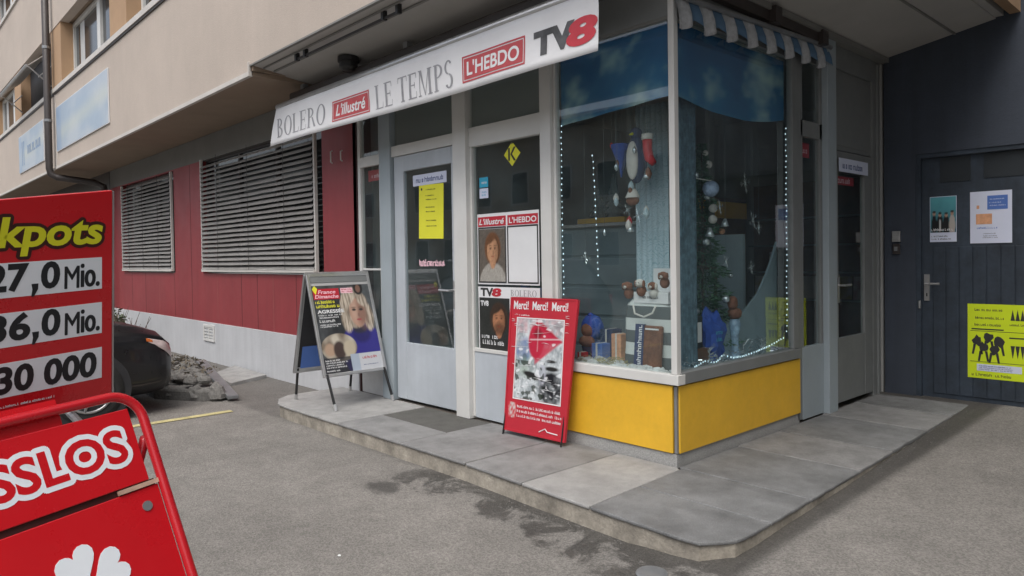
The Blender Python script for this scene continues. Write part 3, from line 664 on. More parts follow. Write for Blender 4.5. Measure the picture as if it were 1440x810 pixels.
# ---- two faded company panels on the fascia
def fascia_sign(x0, x1, z0, z1, label, lines, seed):
    r = thing('company_sign', ((x0+x1)/2, 2.93, z0), label, 'sign', 'pale blue panels on the fascia')
    def col(u, v):
        base = mixc((.31, .39, .48), (.42, .47, .52), .5+nz(u*2, v, 2.5, seed)*1.2+.3*nz(u*2, v, 8, seed)); base = mixc(base, (.56, .57, .45), max(0, 1-abs(v-.35-.25*u)*4)*.45)
        if u < .12: base = mixc(base, (.25, .35, .5), .6)
        return base
    MB().rect(x0, x1, z0, z1, FU, .004, .022).build('panel', 'paper', r, bevel=.002)
    picture('printed_face', sub(FU, x0+.01, z0+.01), x1-x0-.02, z1-z0-.02, 40, 14, col, r, .0235)
    t = MB()
    for q in lines: text(t, q[0], FU, *q[1:], .0255)
    if lines: t.build('lettering', 'gtext', r)
    return r
fascia_sign(-15.95, -12.2, 3.60, 4.44, 'larger washed out pale blue panel with yellowish smear on the beige fascia right of drainpipe', [], 2)
r = fascia_sign(-20.1, -17.2, 3.58, 4.42, 'smaller pale blue panel with grey letters on the beige fascia left of drainpipe', [], 5)
t = MB(); rr = random.Random(4)
t.rect(-19.7, -19.62, 3.72, 4.26, FU, .024, .026); t.rect(-19.5, -19.42, 3.72, 4.26, FU, .024, .026); smallprint(t, FU, -19.1, 3.92, 1.7, .26, .026, rnd=rr)
t.build('lettering', 'paper_blue', r).data.materials[0] = mat('faded_blue_print', (.24, .34, .50), .6, .2, 5)

# ---- awning with the newspaper banner
AW = thing('awning', (-5.1, 3.35, 2.68), 'rolled up awning with long white newspaper banner hanging above shop door', 'awning')
t = MB(); t.tube([(-7.26, 3.36, 3.075), (-2.84, 3.36, 3.075)], .036, 14); t.build('front_bar', 'alu', AW, smooth=True)
t = MB(); t.box((-7.2, 3.45, 3.10), (-2.9, 3.62, 3.23)); t.build('cassette', 'pipe', AW, bevel=.02)
t = MB()
for x in (-7.0, -5.1, -3.2): t.box((x-.03, 3.50, 3.20), (x+.03, 3.56, 3.30))
for x in (-7.18, -2.95): t.tube([(x, 3.37, 3.075), (x, 3.55, 3.13)], .022, 8)
t.build('bracket', 'steel_dull', AW, split=True)
bx0t, bx0b, bx1 = -7.235, -7.41, -2.812
zt = 3.050; zb = 2.68
def bn(u, v):   # fabric waves
    return .012*math.sin(u*9+v*2)*(1-v)+.006*nz(u*14, v*2, 1, 3)+.010*(1-v)*nz(u*5, 0, 1, 8)
BO = V((0, 3.32, 0)); FBN = FR((0, 3.32, 0), (1, 0, 0), (0, 0, 1))
def bpoint(u, v, d=0):
    xl = bx0b+(bx0t-bx0b)*v; x = xl+(bx1-xl)*u
    return V((x, 3.325-bn(u, v)-d, zb+(zt-zb)*v+.004*math.sin(u*7)*(1-v)))
nx_, ny_ = 120, 8; vs = []; fs = []
for s_ in (0, .002):
    for j in range(ny_+1):
        for i in range(nx_+1): vs.append(bpoint(i/nx_, j/ny_, s_))
k = (nx_+1)*(ny_+1)
for j in range(ny_):
    for i in range(nx_):
        a = j*(nx_+1)+i; fs += [(a, a+nx_+1, a+nx_+2, a+1), (a+k, a+1+k, a+nx_+2+k, a+nx_+1+k)]
for i in range(nx_): fs.append((i, i+1, i+1+k, i+k)); a = ny_*(nx_+1)+i; fs.append((a, a+k, a+1+k, a+1))
BAN = MB().add(vs, fs).build('banner', 'banner', AW, smooth=True)
# lettering laid on the fabric: flat banner coordinates x (m from left), z (0..1) wrapped on bpoint
def on_banner(mb, d=.0045):
    L_ = bx1-bx0b; out = []
    for (x, y, z) in mb.v:
        u = (x)/L_; v_ = z/(zt-zb); u2 = (bx0b+x-(bx0b+(bx0t-bx0b)*v_))/(bx1-(bx0b+(bx0t-bx0b)*v_))
        p = bpoint(u2, v_, d+y*-1 if False else d-y); out.append(tuple(p))
    mb.v = out; return mb
FL = FR((0, 0, 0), (1, 0, 0), (0, 0, 1))
def subdiv(mb, n=1):        # cut long faces so that letters follow the waves
    me = bpy.data.meshes.new('t'); me.from_pydata(mb.v, [], mb.f); bm = bmesh.new(); bm.from_mesh(me)
    x0 = min(v.co.x for v in bm.verts); x1 = max(v.co.x for v in bm.verts); x = math.floor(x0*25)/25
    while x < x1:
        x += .04
        bmesh.ops.bisect_plane(bm, geom=bm.verts[:]+bm.edges[:]+bm.faces[:], plane_co=(x, 0, 0), plane_no=(1, 0, 0))
    for z in (.09, .14, .19, .24, .29):
        bmesh.ops.bisect_plane(bm, geom=bm.verts[:]+bm.edges[:]+bm.faces[:], plane_co=(0, 0, z), plane_no=(0, 0, 1))
    bm.verts.index_update(); mb.v = [tuple(v.co) for v in bm.verts]; mb.f = [tuple(v.index for v in f.verts) for f in bm.faces]; bm.free(); bpy.data.meshes.remove(me); return mb
# roman capitals with thick stems, hairlines and serifs (the built-in font has none)
def ring(mb, cx, cz, rx, rz, thick, thin, a0=0, a1=360, n=28, sh=0):
    P_ = []
    for i in range(n+1):
        a = math.radians(a0+(a1-a0)*i/n); P_.append((cx+rx*math.cos(a), cz+rz*math.sin(a), cx+(rx-thick)*math.cos(a), cz+(rz-thin)*math.sin(a)))
    for i in range(n):
        a, b = P_[i], P_[i+1]; mb.add([(a[0], sh, a[1]), (b[0], sh, b[1]), (b[2], sh, b[3]), (a[2], sh, a[3])], [(0, 1, 2, 3)])
def q4(mb, *p): mb.add([(x, 0, z) for x, z in p], [tuple(range(len(p)))])
def serif_cap(mb, ch, x, z, h):
    T, t, sf = .15*h, .045*h, .08*h
    def stem(a, T_=T, z0=z, z1=z+h, s0=True, s1=True):
        q4(mb, (a, z0), (a+T_, z0), (a+T_, z1), (a, z1))
        if s0: q4(mb, (a-sf, z0), (a+T_+sf, z0), (a+T_+sf, z0+t*.8), (a-sf, z0+t*.8))
        if s1: q4(mb, (a-sf, z1-t*.8), (a+T_+sf, z1-t*.8), (a+T_+sf, z1), (a-sf, z1))
    def bar(a, b, zz, T_=t): q4(mb, (a, zz), (b, zz), (b, zz+T_), (a, zz+T_))
    if ch == 'L': stem(x+sf); bar(x+sf+T, x+.62*h, z); q4(mb, (x+.62*h-t, z), (x+.62*h, z), (x+.64*h, z+.26*h), (x+.62*h, z+.26*h)); return .68*h
    if ch == 'E':
        stem(x+sf); bar(x+sf+T, x+.60*h, z); bar(x+sf+T, x+.58*h, z+h-t); bar(x+sf+T, x+.48*h, z+.5*h)
        q4(mb, (x+.58*h, z), (x+.6*h, z), (x+.63*h, z+.25*h), (x+.60*h, z+.25*h)); q4(mb, (x+.55*h, z+h), (x+.58*h, z+h), (x+.60*h, z+.78*h), (x+.57*h, z+.78*h)); q4(mb, (x+.46*h, z+.4*h), (x+.49*h, z+.4*h), (x+.49*h, z+.63*h), (x+.46*h, z+.63*h)); return .68*h
    if ch == 'T':
        stem(x+.27*h, s1=False); bar(x+.02*h, x+.68*h, z+h-t)
        q4(mb, (x, z+.78*h), (x+.03*h, z+.78*h), (x+.05*h, z+h), (x+.02*h, z+h)); q4(mb, (x+.66*h, z+.78*h), (x+.69*h, z+.78*h), (x+.68*h, z+h), (x+.65*h, z+h)); return .72*h
    if ch == 'M':
        stem(x+sf, t); stem(x+.72*h); q4(mb, (x+sf, z+h), (x+sf+T, z+h), (x+.50*h, z), (x+.45*h, z)); q4(mb, (x+.45*h, z), (x+.49*h, z), (x+.74*h, z+h), (x+.70*h, z+h)); return 1.02*h
    if ch == 'P': stem(x+sf); ring(mb, x+sf+T, z+.74*h, .38*h, .26*h, T*.9, t, -90, 90); return .66*h
    if ch == 'B': stem(x+sf); ring(mb, x+sf+T, z+.76*h, .33*h, .24*h, T*.9, t, -90, 90); ring(mb, x+sf+T, z+.27*h, .38*h, .27*h, T*.95, t, -90, 90); return .70*h
    if ch == 'R':
        stem(x+sf); ring(mb, x+sf+T, z+.75*h, .34*h, .25*h, T*.9, t, -90, 90); q4(mb, (x+.40*h, z+.5*h), (x+.52*h, z+.5*h), (x+.78*h, z), (x+.62*h, z)); return .76*h
    if ch == 'O': ring(mb, x+.43*h, z+.5*h, .40*h, .52*h, T, t, 0, 360, 36); return .86*h
    if ch == 'S':
        ring(mb, x+.28*h, z+.76*h, .24*h, .26*h, T*.8, t*1.2, 30, 270, 20); ring(mb, x+.30*h, z+.255*h, .26*h, .27*h, T*.9, t*1.2, -150, 90, 20); return .62*h
    return .35*h
def serif_text(mb, s_, x, z, w_, h):
    t = MB(); a = 0
    for c in s_: a += serif_cap(t, c, a, 0, 1.)+.06 if c != ' ' else .35
    mb.add([(x+p[0]/a*w_, 0, z+p[2]*h) for p in t.v], t.f); return mb
Lb = lambda px: px      # metres along the banner
t = serif_text(MB(), 'BOLERO', .20, .065, 1.05, .195); on_banner(subdiv(t)).build('lettering_bolero', 'gtext', BAN, weld='keep')
t = serif_text(MB(), 'LE TEMPS', 2.10, .055, 1.11, .20); on_banner(subdiv(t)).build('lettering_temps', 'gtext', BAN, weld='keep')
def redbox(x0, x1, z0, z1, txt, tx, shear, name, m):
    t = MB()
    for i in range(12):
        a, b_ = x0+(x1-x0)*i/12, x0+(x1-x0)*(i+1)/12
        q4(t, (a, z0), (b_, z0), (b_, z1), (a, z1))
    for zz in (z0-.02, z1+.008): q4(t, (x0-.02, zz), (x1+.02, zz), (x1+.02, zz+.012), (x0-.02, zz+.012))
    for xx in (x0-.02, x1+.008): q4(t, (xx, z0-.02), (xx+.012, z0-.02), (xx+.012, z1+.02), (xx, z1+.02))
    on_banner(subdiv(t)).build('red_box', m, BAN, weld='keep')
    t = text(MB(), txt, FL, tx[0], tx[1], tx[2], tx[3], 0, bold=.022, shear=shear)
    on_banner(subdiv(t), .0062).build(name, 'banner', BAN, weld='keep')
redbox(1.385, 1.985, .075, .225, "L'illustré", (1.43, .098, .51, .108), .25, 'lettering_illustre', 'rtext')
redbox(3.32, 3.95, .075, .225, "L'HEBDO", (3.355, .098, .56, .105), 0, 'lettering_hebdo', 'rtext')
t = text(MB(), 'TV', FL, 4.05, .075, .36, .165, 0, bold=.06, shear=-.0); on_banner(subdiv(t), .0045).build('lettering_tv', 'gtext2', BAN, weld='keep')
t = text(MB(), '8', FL, 4.34, .065, .255, .175, 0, bold=.05, shear=.12); on_banner(subdiv(t), .0064).build('lettering_eight', 'rtext2', BAN, weld='keep')

# ---- scalloped valance on the side
VA = thing('awning', (-2.58, 4.9, 2.9), 'blue and white striped awning valance with scalloped hem above side window', 'awning')
y0, y1 = 3.80, 6.0
def zt_(y): return 3.055+(y-3.82)*.04
ns = 8; per = (y1-y0)/ns   # one scallop per stripe pair
wv = MB(); bv = MB()
for i in range(ns):
    for (a, b_, tgt, n_) in ((0, .58, wv, 12), (.58, 1, bv, 8)):
        vs = []; fs = []
        for k_ in range(n_+1):
            q = a+(b_-a)*k_/n_; y = y0+(i+q)*per
            drop = .135+.055*math.sin(math.pi*min(1, max(0, (q+.18) % 1)))**.8
            if q > .58: drop = .125-.02*math.sin((q-.58)/.42*math.pi)+.02*abs(math.cos((q-.58)/.42*math.pi))
            else: drop = .15+.035*math.sin(math.pi*min(1, q/.58))**.7
            bul = .014*math.cos(q*2*math.pi*2)+.004*math.sin(q*60)
            for zz, dd in ((zt_(y), 0), (zt_(y)-drop*.5, .018+bul*.8), (zt_(y)-drop, .022+bul*1.3)):
                vs.append((-2.60+dd, y, zz)); 
            for zz, dd in ((zt_(y), 0), (zt_(y)-drop*.5, .018+bul*.8), (zt_(y)-drop, .022+bul*1.3)):
                vs.append((-2.6025+dd, y, zz))
        for k_ in range(n_):
            o = k_*6
            for c_ in (0, 1): fs.append((o+c_, o+6+c_, o+7+c_, o+1+c_)); fs.append((o+3+c_, o+4+c_, o+10+c_, o+9+c_))
            fs.append((o+2, o+8, o+11, o+5))
        tgt.add(vs, fs)
wv.build('white_stripe', 'awn_white', VA, smooth=True, weld='keep', split=True); bv.build('blue_stripe', 'awn_blue', VA, smooth=True, weld='keep', split=True)
t = MB(); t.tube([(-2.585, 3.78, zt_(3.78)+.012), (-2.585, 6.02, zt_(6.02)+.012)], .018, 8); t.build('front_bar', 'steel_dull', VA)
t = MB(); t.box((-2.625, 3.9, 3.15), (-2.57, 5.9, 3.225)); t.box((-2.60, 5.75, 3.13), (-2.53, 5.85, 3.24)); t.box((-2.60, 4.95, 3.13), (-2.52, 5.05, 3.25)); t.build('cassette', 'pipe', VA)

# ---- odds under the ceiling
r = thing('awning_rail', (-5.4, 3.07, 3.33), 'thin black rail with end brackets fixed under the grey ceiling', 'rail')
MB().tube([(-6.22, 3.07, 3.315), (-4.55, 3.07, 3.315)], .011, 8).build('rod', 'black', r)
t = MB()
for x in (-6.22, -4.75, -4.55, -6.05): t.box((x-.015, 3.05, 3.30), (x+.015, 3.09, 3.372))
t.build('bracket', 'black', r, split=True)
r = thing('ceiling_lamp', (-5.9, 3.42, 3.25), 'small dark round lamp under the grey ceiling behind the banner', 'lamp')
MB().lathe((-5.9, 3.42, 3.20), [(.0, 0), (.06, .0), (.085, .03), (.085, .075), (.10, .08), (.10, .125), (0, .125)], 20).build('housing', 'black', r)
MB().lathe((-5.9, 3.42, 3.193), [(0, 0), (.05, 0), (.05, .006), (0, .006)], 16).build('lens', 'pipe', r)
r = thing('doorbell', (-2.49, 7.19, 1.42), 'small grey two part bell box on the slate wall beside the grey door', 'doorbell')
MB().rect(-2.525, -2.455, 1.545, 1.645, FG, .0, .03).rect(-2.515, -2.465, 1.56, 1.60, FG, .03, .036).build('upper_box', 'alu', r, bevel=.004)
MB().rect(-2.52, -2.46, 1.43, 1.525, FG, .0, .028).build('lower_box', 'pipe', r, bevel=.004)
MB().rect(-2.505, -2.475, 1.46, 1.50, FG, .028, .033).build('button', 'steel_dull', r)
r = thing('manhole_cover', (-1.98, 2.67, 0), 'small pale round cover set in the asphalt at the kerb corner', 'drain cover')
MB().lathe((-1.98, 2.67, -.010), [(0, .009), (.055, .009), (.07, .006), (.075, .0)], 24).build('lid', 'steel_dull', r)

# ================================================================== PAPER AND POSTERS
def paper(name, fr, x0, x1, z0, z1, m, label, cat, d=.0, rot=0., group=None, th=.0015):
    F_ = sub(fr, x0, z0, d, rot); r = thing(name, tuple(F_[0]), label, cat, group)
    MB().rect(0, x1-x0, 0, z1-z0, F_, 0, th).build('sheet', m, r); F2 = sub(F_, 0, 0, th+.0003)
    return r, F2
GA = sub(FA, 0, 0, -.0235)        # outer face of the street glass
GB = sub(FB, 0, 0, -.0235)
rnd = random.Random(11)
def lines(r, F_, x, w_, zs, h, m='dark_ink', d=.0006, name='small_print'):
    t = MB()
    for z in zs: smallprint(t, F_, x+rnd.uniform(0, .01), z, w_*rnd.uniform(.75, 1), h, d, rnd=rnd)
    t.build(name, m, r)
# shop door
r, F_ = paper('opening_notice', GA, -5.44, -5.07, 1.64, 2.13, 'paper_yellow', 'long yellow notice hanging slightly crooked on the glass of shop door', 'notice', .001, -.03)
lines(r, F_, .10, .16, (.44, .385, .37-.02, .28, .24, .16, .11), .012)
MB().rect(.03, .05, .44, .46, F_, 0, .0006).build('logo', 'dark_ink', r)
r, F_ = paper('door_sign', GA, -5.52, -5.01, 2.125, 2.225, 'paper_lilac', 'narrow white strip with blue letters above the yellow notice', 'sign', .002, 0)
lines(r, F_, .04, .44, (.028,), .045, 'blue_ink')
r = thing('window_lettering', (-5.24, 3.85, 1.38), 'short row of pinkish white letters on the glass of shop door', 'lettering'); t = MB(); smallprint(t, GA, -5.45, 1.385, .40, .058, .001, rnd=rnd); smallprint(t, sub(GA, .006, .006), -5.45, 1.385, .40, .058, .0012, rnd=random.Random(5)); t.build('letters', 'paper_pink', r)
r, F_ = paper('red_sign', GA, -6.40, -6.08, 2.25, 2.36, 'paper_red', 'small red sign with pale letters in narrow window left of the door', 'sign', -.06)
lines(r, F_, .05, .24, (.03,), .04, 'paper_pink')
# window right of the door
r = thing('diamond_sticker', (-4.16, 3.85, 2.18), 'yellow diamond with black letter K at top of the window right of door', 'sticker')
D = sub(GA, -4.16, 2.27, .001, math.radians(45)); MB().rect(-.068, .068, -.068, .068, D, 0, .001).build('diamond', 'paper_yellow', r)
t = MB(); D2 = sub(GA, -4.16, 2.27, .0025); t.rect(-.045, -.025, -.05, .05, D2, 0, .0006); t.prism([(-.02, 0), (.02, .055), (.045, .055), (.0, 0)], D2, 0, .0006); t.prism([(-.02, 0), (0, 0), (.045, -.055), (.02, -.055)], D2, 0, .0006); t.prism([(-.012, .085), (.0, .075), (.012, .085), (0, .096)], D2, -.0005, .0006); t.build('letter', 'dark_ink', r)
for z, m_, l in ((2.035, 'paper_cyan', 'upper cyan square sticker on the window right of shop door'), (1.945, 'paper_lilac', 'lower pale blue square sticker on the window right of shop door')):
    r, F_ = paper('sticker', GA, -4.565, -4.455, z, z+.082, m_, l, 'sticker', .001, 0, 'square stickers by the door post')
    if m_ == 'paper_cyan': lines(r, F_, .02, .08, (.03,), .022, 'paper')
    else: lines(r, F_, .02, .08, (.045, .02), .016, 'paper_cyan')
# magazine board
r, F_ = paper('magazine_display', GA, -4.60, -3.87, 1.235, 1.815, 'paper', 'white framed pair of magazine posters, one with a face and one blank, on glass', 'poster', .001, 0)
MB().rect(.01, .355, .475, .555, F_, 0, .001).rect(.375, .72, .475, .555, F_, 0, .001).build('red_header', 'paper_red', r)
t = text(MB(), "L'illustré", F_, .025, .49, .31, .05, .002, bold=.02, shear=.25); text(t, "L'HEBDO", F_, .395, .49, .31, .048, .002, bold=.02); t.build('header_lettering', 'paper', r)
MB().frame(.012, .355, .012, .47, .012, F_, 0, .002).frame(.37, .72, .012, .47, .012, F_, 0, .002).build('black_border', 'dark_ink', r)
def portrait(hair, skin, bgc, top, seed, beard=None, cx=.52, cy=.6, sc=1.):
    def f(u, v):
        n1 = nz(u, v, 9, seed)*.5+nz(u, v, 23, seed)*.3
        c = mixc(bgc, tuple(x*1.5 for x in bgc), .5+n1)
        c = mixc(c, top, ell(u, v, cx, cy-.66*sc, .52*sc, .42*sc, .06)*(.85+.3*n1))
        c = mixc(c, hair, ell(u, v, cx, cy+.03*sc, .31*sc, .31*sc, .15))
        c = mixc(c, skin, ell(u, v, cx+.0, cy-.22*sc, .11*sc, .14*sc, .2))
        c = mixc(c, skin, ell(u, v, cx, cy-.02*sc, .215*sc, .25*sc, .10))
        c = tuple(q*(1.12-.75*max(0, (u-cx)/.3)*ell(u, v, cx, cy-.02*sc, .26*sc, .30*sc, .1)) for q in c)
        c = mixc(c, hair, ell(u, v, cx-.08*sc, cy+.20*sc, .20*sc, .07*sc, .5, .35))
        if beard: c = mixc(c, beard, ell(u, v, cx, cy-.17*sc, .17*sc, .12*sc, .6)*.75)
        dk = tuple(x*.22 for x in skin)
        for s_ in (-1, 1):
            c = mixc(c, dk, ell(u, v, cx+s_*.085*sc, cy+.03*sc, .040*sc, .018*sc, .5))
            c = mixc(c, dk, ell(u, v, cx+s_*.09*sc, cy+.075*sc, .055*sc, .012*sc, .6)*.7)
        c = mixc(c, tuple(x*.55 for x in skin), ell(u, v, cx+.02*sc, cy-.055*sc, .028*sc, .05*sc, .7)*.6)
        c = mixc(c, (skin[0]*.6, skin[1]*.3, skin[2]*.3), ell(u, v, cx, cy-.13*sc, .06*sc, .016*sc, .5)*.8)
        q_ = .85+.3*nz(u, v, 30, seed); return tuple(x*q_ for x in c)
    return f
picture('cover_photo', sub(F_, .024, .024), .32, .43, 34, 44, portrait((.16, .07, .03), (.50, .27, .15), (.10, .085, .07), (.42, .40, .36), 3), r, .0012)
# lower pair
r, F_ = paper('magazine_display', GA, -4.60, -3.87, .68, 1.215, 'paper', 'lower magazine poster with bearded face on black, below the framed pair', 'poster', .001, 0)
t = text(MB(), 'TV', F_, .03, .455, .16, .07, .001, bold=.05); t.build('title_lettering', 'dark_ink', r)
t = text(MB(), '8', F_, .17, .455, .12, .07, .0012, bold=.05, shear=.1); t.build('title_number', 'paper_red', r)
t = MB(); serif_text(t, 'BOLERO', 0, 0, .30, .05); tt = MB().add([F_[0]+F_[1]*(.40+p[0])+F_[2]*(.465+p[2])+F_[3]*.001 for p in t.v], t.f); tt.build('serif_lettering', 'gtext', r, weld='keep')
MB().rect(.012, .385, .005, .445, F_, 0, .001).build('black_border', 'dark_ink', r)
picture('cover_photo', sub(F_, .024, .016), .35, .42, 34, 44, portrait((.05, .03, .02), (.42, .19, .10), (.022, .024, .022), (.03, .03, .03), 6, (.08, .04, .025), cx=.66, cy=.60), r, .0014)
t = text(MB(), 'TV8', F_, .03, .375, .10, .045, .002, bold=.04); smallprint(t, F_, .04, .11, .2, .035, .002, rnd=rnd); smallprint(t, F_, .05, .06, .26, .035, .002, rnd=rnd); t.build('cover_lettering', 'paper', r)
# side windows
r, F_ = paper('red_sign', GB, 5.62, 5.88, 2.24, 2.36, 'paper_red', 'small red sign behind the narrow side window right of big display', 'sign', -.06)
lines(r, F_, .09, .15, (.035,), .045, 'paper_pink')
r, F_ = paper('door_sign', GB, 6.235, 6.86, 2.15, 2.268, 'paper_lilac', 'white strip with blue letters at top of the side door', 'sign', .035)
lines(r, F_, .07, .52, (.03,), .055, 'blue_ink')
r, F_ = paper('red_sign', GB, 6.33, 6.70, 2.05, 2.125, 'paper_red', 'narrow red sign with pink letters on glass of the side door', 'sign', -.03)
lines(r, F_, .02, .34, (.015,), .05, 'paper_pink')
# grey door: blue group poster, white notice, yellow poster
GD_ = sub(FG, 0, 0, -.0495)
r, F_ = paper('blue_poster', sub(GD_, 0, 0, .0), -2.225, -2.01, 1.535, 1.945, 'paper_lilac', 'small turquoise poster with a group of people on the grey door', 'poster', .001)
def grp(u, v):
    c = mixc((.02, .10, .13), (.10, .35, .40), v*1.1+nz(u, v, 4)*.2)
    for x, w_ in ((.15, .1), (.38, .13), (.62, .12), (.85, .12)):
        body = (.012, .012, .014) if x < .7 else (.42, .38, .35)
        c = mixc(c, body, ell(u, v, x, .2, w_, .30, .12)); c = mixc(c, (.42, .25, .17), ell(u, v, x, .50+.03*math.sin(x*9), .055, .055, .3))
        c = mixc(c, (.03, .02, .015), ell(u, v, x, .555+.03*math.sin(x*9), .06, .035, .4))
    return mixc(c, (.5, .5, .5), ell(u, v, .38, .2, .035, .18, .2))
picture('poster_photo', sub(F_, .004, .085), .207, .320, 30, 40, grp, r, .001)
lines(r, F_, .01, .17, (.045, .02), .014, 'dark_ink'); t = MB(); smallprint(t, F_, .012, .10, .19, .022, .002, rnd=rnd); t.build('title_print', 'paper', r)
r, F_ = paper('white_notice', GD_, -1.905, -1.595, 1.515, 1.965, 'paper_lilac', 'white notice with blue box and orange picture on the grey door', 'notice', .002)
MB().rect(.13, .28, .29, .41, F_, 0, .0006).build('blue_box', 'paper_blue', r); MB().rect(.045, .165, .165, .255, F_, 0, .0006).rect(.05, .07, .3, .33, F_, 0, .0006).build('orange_picture', 'peach', r)
lines(r, F_, .05, .21, (.125,), .018, 'paper_blue'); lines(r, F_, .09, .12, (.08, .06, .045), .008, 'dark_ink', name='fine_print'); lines(r, F_, .14, .12, (.375, .345, .32), .010, 'paper_lilac', .0012, 'box_print')
r, F_ = paper('yellow_poster', GD_, -1.925, -1.475, .335, .985, 'paper_lime', 'bright yellow green poster with black figures on lower grey door', 'poster', .008)
lines(r, F_, .05, .22, (.59, .52, .46), .022, 'dark_ink'); lines(r, F_, .31, .12, (.47,), .02, name='small_print_right')
t = MB(); t.rect(.02, .43, .412, .416, F_, 0, .0008); t.rect(.02, .43, .143, .147, F_, 0, .0008); t.rect(.03, .27, .425, .436, F_, 0, .0008); t.rect(.31, .43, .36, .372, F_, 0, .0008)
t.build('rules', 'dark_ink', r)
t = MB()
for k_ in range(3):
    x = .335+k_*.035; t.prism([(x-.016, .515), (x+.016, .515), (x+.005, .58), (x, .61), (x-.005, .58)], F_, 0, .0008)
    t.prism([(x-.005, .22), (x, .19), (x+.005, .22), (x+.016, .30), (x-.016, .30)], F_, 0, .0008)
t.build('spires', 'dark_ink', r)
t = MB(); rr = random.Random(3)
for x, z in ((.075, .33), (.16, .36), (.235, .33), (.12, .27), (.20, .26)):
    poly = [(x+math.cos(a)*rr.uniform(.022, .045), z+math.sin(a)*rr.uniform(.03, .06)) for a in [i*math.pi/5 for i in range(10)]]; t.prism(poly, F_, 0, .0008+.0001*x)
    for s_ in (-1, 1): t.prism([(x+s_*.02-.01, z-.03), (x+s_*.02+.01, z-.03), (x+s_*.035+.008, z-.12), (x+s_*.035-.008, z-.12)], F_, 0, .0009)
t.build('figures', 'dark_ink', r)
MB().rect(.07, .40, .065, .125, F_, 0, .0008).build('pale_label', 'paper_lilac', r); lines(r, F_, .08, .30, (.105, .09, .075), .010, 'blue_ink', .0015, 'label_print'); lines(r, F_, .03, .36, (.02,), .025, 'dark_ink', name='bottom_print')
# ================================================================== PAVEMENT SIGNS
# ---- lottery sign in the foreground
T0 = V((-2.045, .553, 1.095)); h_ = V((-.298, .953, .055)).normalized(); w_ = V((.336, .159, -.928)); w_ = (w_-h_*h_.dot(w_)).normalized()
FS = (T0, h_, -w_, h_.cross(-w_).normalized())
JS = thing('pavement_sign', (-2.0, .25, 0), 'big red jackpot sign in left foreground, white number rows above a clover panel', 'pavement sign')
W = .66
def loc(fr, a, b, d=0): return fr[0]+fr[1]*a+fr[2]*b+fr[3]*d
def arc(fr, cx, cz, r, a0, a1, n, d=0): return [loc(fr, cx+r*math.cos(math.radians(a0+(a1-a0)*i/n)), cz+r*math.sin(math.radians(a0+(a1-a0)*i/n)), d) for i in range(n+1)]
R_ = .0125; c_ = .075
path = [loc(FS, -R_, -1.187)]+[loc(FS, -R_, -q) for q in (.9, .6, .3)]+arc(FS, -R_-c_, .022-c_, c_, 0, 90, 8)+arc(FS, -W+R_+c_, .022-c_, c_, 90, 180, 8)+[loc(FS, -W+R_, -q) for q in (.3, .6, .9, 1.187)]
MB().tube(path, R_, 14).build('frame', 'tube_red', JS, smooth=True)
# rear frame
back = V((-.62, -.15, 0)); tp = [loc(FS, -R_, -.10, -.02), loc(FS, -W+R_, -.10, -.02)]
ft = [V((tp[0].x-.50, tp[0].y-.10, -.015)), V((tp[1].x-.50, tp[1].y-.10, -.015))]
MB().tube([tp[0], ft[0], ft[1], tp[1]], .0125, 10).build('rear_frame', 'tube_red', JS, smooth=True)
t = MB()
for p in (path[0], path[-1], ft[0], ft[1]): t.tube([V(p)+V((0, 0, .035)), V((p[0], p[1], -.025))], .018, 10)
t.build('rubber_foot', 'tyre', JS, split=True)
MB().rect(-W+.03, -.045, -.206, -.016, FS, -.012, .0).build('header_panel', 'sign_red', JS, bevel=.002)
MB().rect(-W+.03, -.026, -1.02, -.222, FS, -.014, -.002).build('lower_panel', 'sign_red', JS, bevel=.002)
MB().rect(-W+.03, -.03, -.222, -.206, FS, -.014, -.008).build('groove', 'maroon', JS)
MB().rect(-.128, -.022, -.220, -.209, FS, -.006, .003).build('metal_strip', 'strip', JS)
s_ = MB(); s_.prism([(-.069+.0125*math.cos(i*math.pi/8), -.267+.0125*math.sin(i*math.pi/8)) for i in range(16)], FS, -.002, .0008); s_.build('screw', 'steel_dull', JS)
t = halo(MB(), 'SWISSLOS', sub(FS, -.588, -.152, 0, .02), 0, 0, .508, .078, .0004, .0125); t.build('lettering_outline', 'sign_white', JS, weld='keep')
t = text(MB(), 'SWISSLOS', sub(FS, -.588, -.152, 0, .02), 0, 0, .508, .078, .0016, bold=0, grow=.03); t.build('lettering', 'sign_red', JS, weld='keep')
def heart(cx, cz, ang, s):
    out = []
    for i in range(28):
        a = 2*math.pi*i/28; x = 16*math.sin(a)**3/16; y = (13*math.cos(a)-5*math.cos(2*a)-2*math.cos(3*a)-math.cos(4*a))/16+.9
        x *= s*.54; y = y*s*.56+.012; out.append((cx+x*math.cos(ang)-y*math.sin(ang), cz+x*math.sin(ang)+y*math.cos(ang)))
    return out
t = MB()
for k in range(4): t.prism(heart(-.243, -.388, math.radians(18-90*k), .084), FS, -.002, -.0008)
t.tube([loc(FS, -.235, -.385, -.0015), loc(FS, -.22, -.45, -.0015), loc(FS, -.25, -.53, -.0015)], .004, 6)
t.build('clover', 'sign_white', JS)
